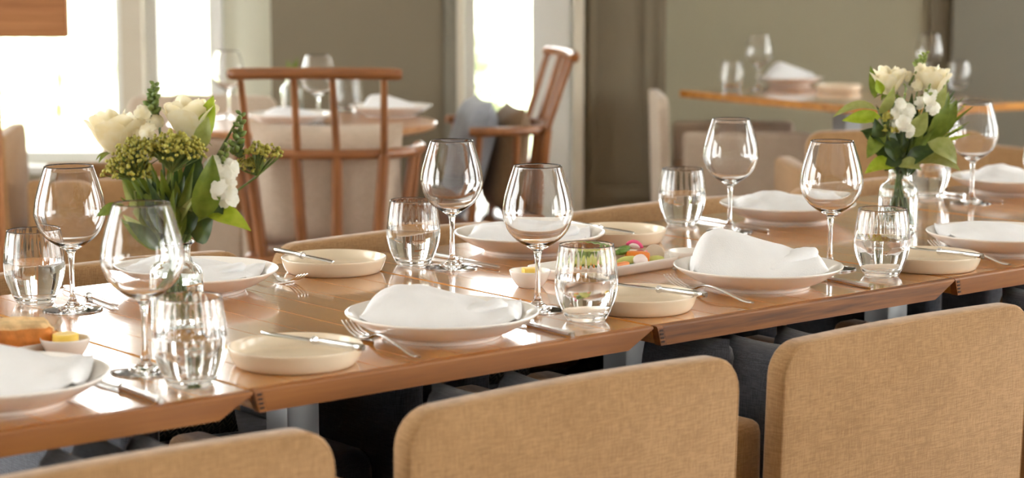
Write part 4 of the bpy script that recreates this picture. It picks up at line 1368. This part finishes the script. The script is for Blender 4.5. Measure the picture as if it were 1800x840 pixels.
leafy(V2, Y2, [((1592, 290), (1650, 262), 0.036, 'leaf_dark', -0.03, -0.04, (0, -0.8, 0.7), 0.2),
               ((1605, 285), (1688, 300), 0.050, 'leaf_sage', -0.02, -0.05, (0.1, -0.7, 0.8), 0.22),
               ((1630, 250), (1682, 288), 0.048, 'leaf_sage', -0.05, -0.06, (0.3, -0.8, 0.5), 0.18),
               ((1578, 292), (1620, 300), 0.034, 'leaf_sage', -0.04, -0.05, (0, -0.7, 0.8), 0.25),
               ((1600, 240), (1630, 196), 0.036, 'leaf_sage', -0.05, -0.055, (0.1, -1, 0.1), 0.05),
               ((1628, 250), (1668, 160), 0.034, 'leaf_mid', -0.02, -0.02, (0.4, -1, 0), 0.08),
               ((1640, 240), (1682, 175), 0.040, 'leaf_mid', 0.0, 0.0, (0.3, -1, 0.2), 0.08),
               ((1640, 200), (1664, 150), 0.024, 'leaf_sage', -0.03, -0.03, F, 0.08)], (1618, 262), 'big pale curling leaves low on the right of the right bouquet', G2, 40)
blades(V2, Y2 - 0.02, 22, 1555, 1650, (1588, 295), 205, 262, 'narrow dark filler leaves in the heart of the right bouquet', G2, 41, ('leaf_dark', 'leaf_dark', 'leaf_mid'), 0.012, 0.02)
blades(V2, Y2 + 0.015, 26, 1515, 1682, (1590, 290), 150, 265, 'dark filler leaves at the back of the right bouquet', G2, 43, ('leaf_dark', 'leaf_dark', 'leaf_mid'), 0.022, 0.02)
blades(V2, Y2 + 0.01, 9, 1676, 1712, (1600, 270), 168, 240, 'thin green blades fanning out to the right of the right bouquet', G2, 42, ('leaf_mid', 'leaf_lime'), 0.007)

# ------------------------------------------------------------------ spindle-back wooden armchairs in the background
def windsor(loc, rz, label, group):
    t = thing('spindle_armchair', label, 'chair', loc, rz, group)
    zs, za, zc = 0.385, 0.70, 0.945
    obj('seat', rbox('seat', 0.50, 0.46, 0.045, 0.018, 3, center=(0, -0.01, zs - 0.0225)), 'oak_rail', t)
    bow = spline([(-0.275, 0.04, za), (-0.285, -0.05, za), (-0.25, -0.17, za), (-0.14, -0.245, za), (0, -0.265, za), (0.14, -0.245, za), (0.25, -0.17, za), (0.285, -0.05, za), (0.275, 0.04, za)], 5)
    bm_ = tube('arm_bow', bow, 0.019, 10)
    for v in bm_.vertices:
        v.co.z = za + (v.co.z - za) * 0.85
    obj('arm_bow', bm_, 'oak_rail', t)
    crest = spline([(-0.258, -0.325, zc), (-0.15, -0.345, zc + 0.003), (0, -0.352, zc + 0.004), (0.15, -0.345, zc + 0.003), (0.258, -0.325, zc)], 5)
    obj('crest_rail', tube('crest_rail', crest, [0.014] + [0.0185] * (len(crest) - 2) + [0.014], 10), 'oak_rail', t)
    for x0, x1 in ((-0.215, -0.225), (-0.065, -0.062), (0.055, 0.052), (0.195, 0.205)):
        yb = -0.265 + 0.35 * x0 * x0 * 1.6
        obj('spindle', tube('spindle', [(x0, yb, za), (x1, -0.345 + 0.02 * abs(x1) / 0.2, zc)], [0.0125, 0.0105], 8), 'oak_chair', t)
    for x0 in (-0.215, -0.07, 0.055, 0.195):
        yb = -0.265 + 0.35 * x0 * x0 * 1.6
        obj('lower_spindle', tube('lower_spindle', [(x0 * 0.85, -0.215, zs - 0.005), (x0, yb, za)], [0.0185, 0.0175], 8), 'oak_chair', t)
    for s in (-1, 1):
        obj('arm_post', tube('arm_post', [(s * 0.235, 0.03, zs - 0.005), (s * 0.277, 0.005, za)], [0.016, 0.013], 8), 'oak_chair', t)
        obj('arm_post', tube('arm_post', [(s * 0.225, -0.12, zs - 0.005), (s * 0.27, -0.125, za)], [0.016, 0.013], 8), 'oak_chair', t)
        obj('leg', tube('leg', [(s * 0.20, 0.16, zs - 0.03), (s * 0.245, 0.215, 0)], [0.019, 0.013], 8), 'oak_chair', t)
        obj('leg', tube('leg', [(s * 0.19, -0.17, zs - 0.03), (s * 0.245, -0.255, 0)], [0.019, 0.013], 8), 'oak_chair', t)
        obj('stretcher', tube('stretcher', [(s * 0.222, 0.19, 0.2), (s * 0.222, -0.215, 0.2)], 0.010, 8), 'oak_chair', t)
    return t

c1 = Vector((X(565, 6.08), 6.06 + 0.345, 0))
windsor(c1, -0.04, 'wooden spindle-back armchair seen from behind, at the round table', 'wooden spindle-back armchairs')
o = obj('seat_cushion', pillow_mesh('seat_cushion', 0.47, 0.40, 0.12, seed=20), 'linen_beige', None, (c1.x + 0.005, c1.y - 0.11, 0.385 + 0.205), (0.16, 0, -0.04))
tag(o, 'beige back cushion behind the spindles of the left wooden chair', 'cushion')
c2 = Vector((X(980, 7.25) - 0.315, 7.20, 0))
R2 = math.radians(100)
windsor(c2, R2, 'wooden spindle-back armchair seen from the side, in front of the bright window', 'wooden spindle-back armchairs')
def loc2(x, y, z): return (c2.x + math.cos(R2) * x - math.sin(R2) * y, c2.y + math.sin(R2) * x + math.cos(R2) * y, z)
o = obj('back_cushion', pillow_mesh('back_cushion', 0.40, 0.38, 0.11, seed=21), 'linen_brown', None, loc2(0.0, -0.13, 0.585), (0.2, 0, R2))
tag(o, 'brown back cushion in the side-on wooden chair', 'cushion')
o = obj('scatter_pillow', pillow_mesh('scatter_pillow', 0.40, 0.42, 0.13, seed=22), 'linen_grey', None, loc2(0.0, 0.005, 0.598), (0.28, 0, R2))
tag(o, 'blue-grey pillow leaning in the side-on wooden chair', 'pillow')

# ------------------------------------------------------------------ round table in the left background
rc = Vector((X(535, 6.88), 6.88, 0))
t = thing('round_table', 'round oak table in the left background behind the spindle-back chair', 'table', rc)
obj('table_top', fixn(lathe('table_top', [(0, TZ - 0.03), (0.42, TZ - 0.03), (0.445, TZ - 0.02), (0.45, TZ - 0.004), (0.445, TZ), (0, TZ)], 64)), 'oak_round', t)
obj('pedestal', fixn(lathe('pedestal', [(0, 0), (0.23, 0), (0.23, 0.02), (0.04, 0.05), (0.035, TZ - 0.05), (0.12, TZ - 0.031), (0, TZ - 0.031)], 32)), 'column_grey', t)
def rt(u, v): return at(u, v, TZ)
p = rt(512, 218); plate(0, 0, 'white plate at the left of the round background table', pos=p)
napkin(0, 0, 'white napkin on the left plate of the round background table', 0.045, 0.20, 0.15, -0.2, 3, 0.006, 31, flap=None, pos=p)
p = rt(686, 203); plate(0, 0, 'white plate at the right of the round background table', pos=p)
napkin(0, 0, 'squarish folded napkin on the right plate of the round background table', 0.060, 0.19, 0.13, -0.3, 6, 0.003, 32, flap=None, pos=p)
wine(0, 0, 'blurred wine glass on the round background table above the crest rail', pos=rt(560, 220))
tumbler(0, 0, 'blurred tumbler on the round background table between the spindles', pos=rt(612, 196), full=False)
wine(0, 0, 'blurred wine glass at the left end of the round background table', pos=rt(402, 208))
p = rt(514, 199)
tag(obj('bud_vase', VASE, 'vase_glass', None, p + Vector((0, 0, 0.0002))), 'tiny blurred bud vase on the round background table', 'vase')
bud = thing('green_sprig', 'small green sprig in the bud vase on the round background table', 'foliage', p + Vector((0, 0, 0.0102)))
obj('stem', tube('stem', [(0, 0, 0.003), (0.004, 0, 0.11), (0.0, 0, 0.14)], 0.002, 6), 'stem', bud)
for k in range(7):
    a = k * 2.1
    obj('leaf', leaf_mesh('leaf', (0, 0, 0.115 + 0.003 * k), (0.025 * math.cos(a), 0.025 * math.sin(a), 0.15 + 0.006 * k), 0.012, (math.sin(a), -math.cos(a), 0.4), 0.1), 'leaf_mid', bud)

# ------------------------------------------------------------------ more background seating
tub_chair((X(190, 6.55), 6.55, 0), -PI / 2 + 0.12, 'brown-shaded upholstered chair at the far left edge, facing the round table', 'linen_tan', 'upholstered chairs in the background')
tub_chair((X(330, 7.6), 7.75, 0), PI, 'pale upholstered chair behind the round table by the window', 'linen_beige', 'upholstered chairs in the background')
tub_chair((X(1285, 8.2), 8.2, 0), -PI / 2, 'tan upholstered chair, painted daylight-pale, at the left end of the right background table', 'linen_beige', 'upholstered chairs in the background')  # paler linen paints in the daylight on the same tan fabric
tub_chair((X(1560, 6.5), 6.75, 0), 0.05, 'tan upholstered chair behind the right flowers, its back to the camera', 'linen_tan', 'upholstered chairs in the background')
tub_chair((X(1830, 7.55), 7.55, 0), 0.55, 'brown upholstered chair behind the glasses at the right edge', 'linen_tan', 'upholstered chairs in the background')

# ------------------------------------------------------------------ right background table
A_ = at(1195, 158, TZ); B_ = at(1560, 192, TZ)
e = (A_ - B_); Lb = e.length; e.normalize()
perp = Vector((e.y, -e.x, 0))
if perp.x < 0: perp = -perp
ang = math.atan2(e.y, e.x)
t = thing('dining_table', 'oak table in the right background, half hidden by the right bouquet', 'table', (B_.x, B_.y, 0), ang)
sgn = -1
nb2 = 6
bw = 0.72 / nb2
BB = box('board', 0, Lb, -bw + 0.0005, -0.0005, TZ - 0.03, TZ)
for k in range(nb2):
    obj('board', BB, 'oak_top', t, (0, -k * bw, 0))
obj('pedestal_column', box('pedestal_column', Lb * 0.5 - 0.04, Lb * 0.5 + 0.04, -0.40, -0.32, 0.0305, TZ - 0.0305), 'column_grey', t)
obj('pedestal_base', box('pedestal_base', Lb * 0.5 - 0.2, Lb * 0.5 + 0.2, -0.56, -0.16, 0.001, 0.03), 'column_grey', t)
p = at(1388, 150, TZ); plate(0, 0, 'plate with a humped napkin on the right background table', pos=p)
napkin(0, 0, 'humped white napkin on the right background table', 0.085, 0.22, 0.16, -0.4, 2.4, 0.006, 41, flap=None, pos=p)
p = at(1475, 160, TZ); 
tag(obj('side_plate', SIDE, 'stoneware', None, p + Vector((0, 0, 0.0002))), 'blurred bread plate right of the napkin on the right background table', 'side plate')
wine(0, 0, 'blurred wine glass left of the napkin on the right background table', pos=at(1333, 158, TZ))
tumbler(0, 0, 'blurred tumbler at the left end of the right background table', pos=at(1286, 158, TZ), full=False)
wine(0, 0, 'blurred wine glass above the right bouquet on the background table', pos=at(1632, 158, TZ))
tumbler(0, 0, 'blurred tumbler right of the top of the right bouquet', pos=at(1684, 158, TZ), full=False)

# ------------------------------------------------------------------ wooden frame hanging into the top left corner
wy = 5.6
t = thing('wooden_screen', 'brown wooden screen with post and panel at the top left corner', 'screen', (X(4, wy), wy, 0))
x0 = X(4, wy)
obj('post', rbox('post', 0.05, 0.05, 2.4, 0.004, 1, center=(X(-6, wy) - x0 - 0.005, 0, 1.2)), 'oak_divider', t)
zb = atY(60, 65, wy).z
obj('panel', rbox('panel', X(129, wy) - X(12, wy), 0.045, 0.62, 0.004, 1, center=((X(129, wy) + X(12, wy)) / 2 - x0, 0, zb + 0.31)), 'oak_divider', t)
obj('cross_rail', rbox('cross_rail', X(129, wy) - X(12, wy), 0.05, 0.04, 0.004, 1, center=((X(129, wy) + X(12, wy)) / 2 - x0, 0, zb + 0.645)), 'oak_divider', t)
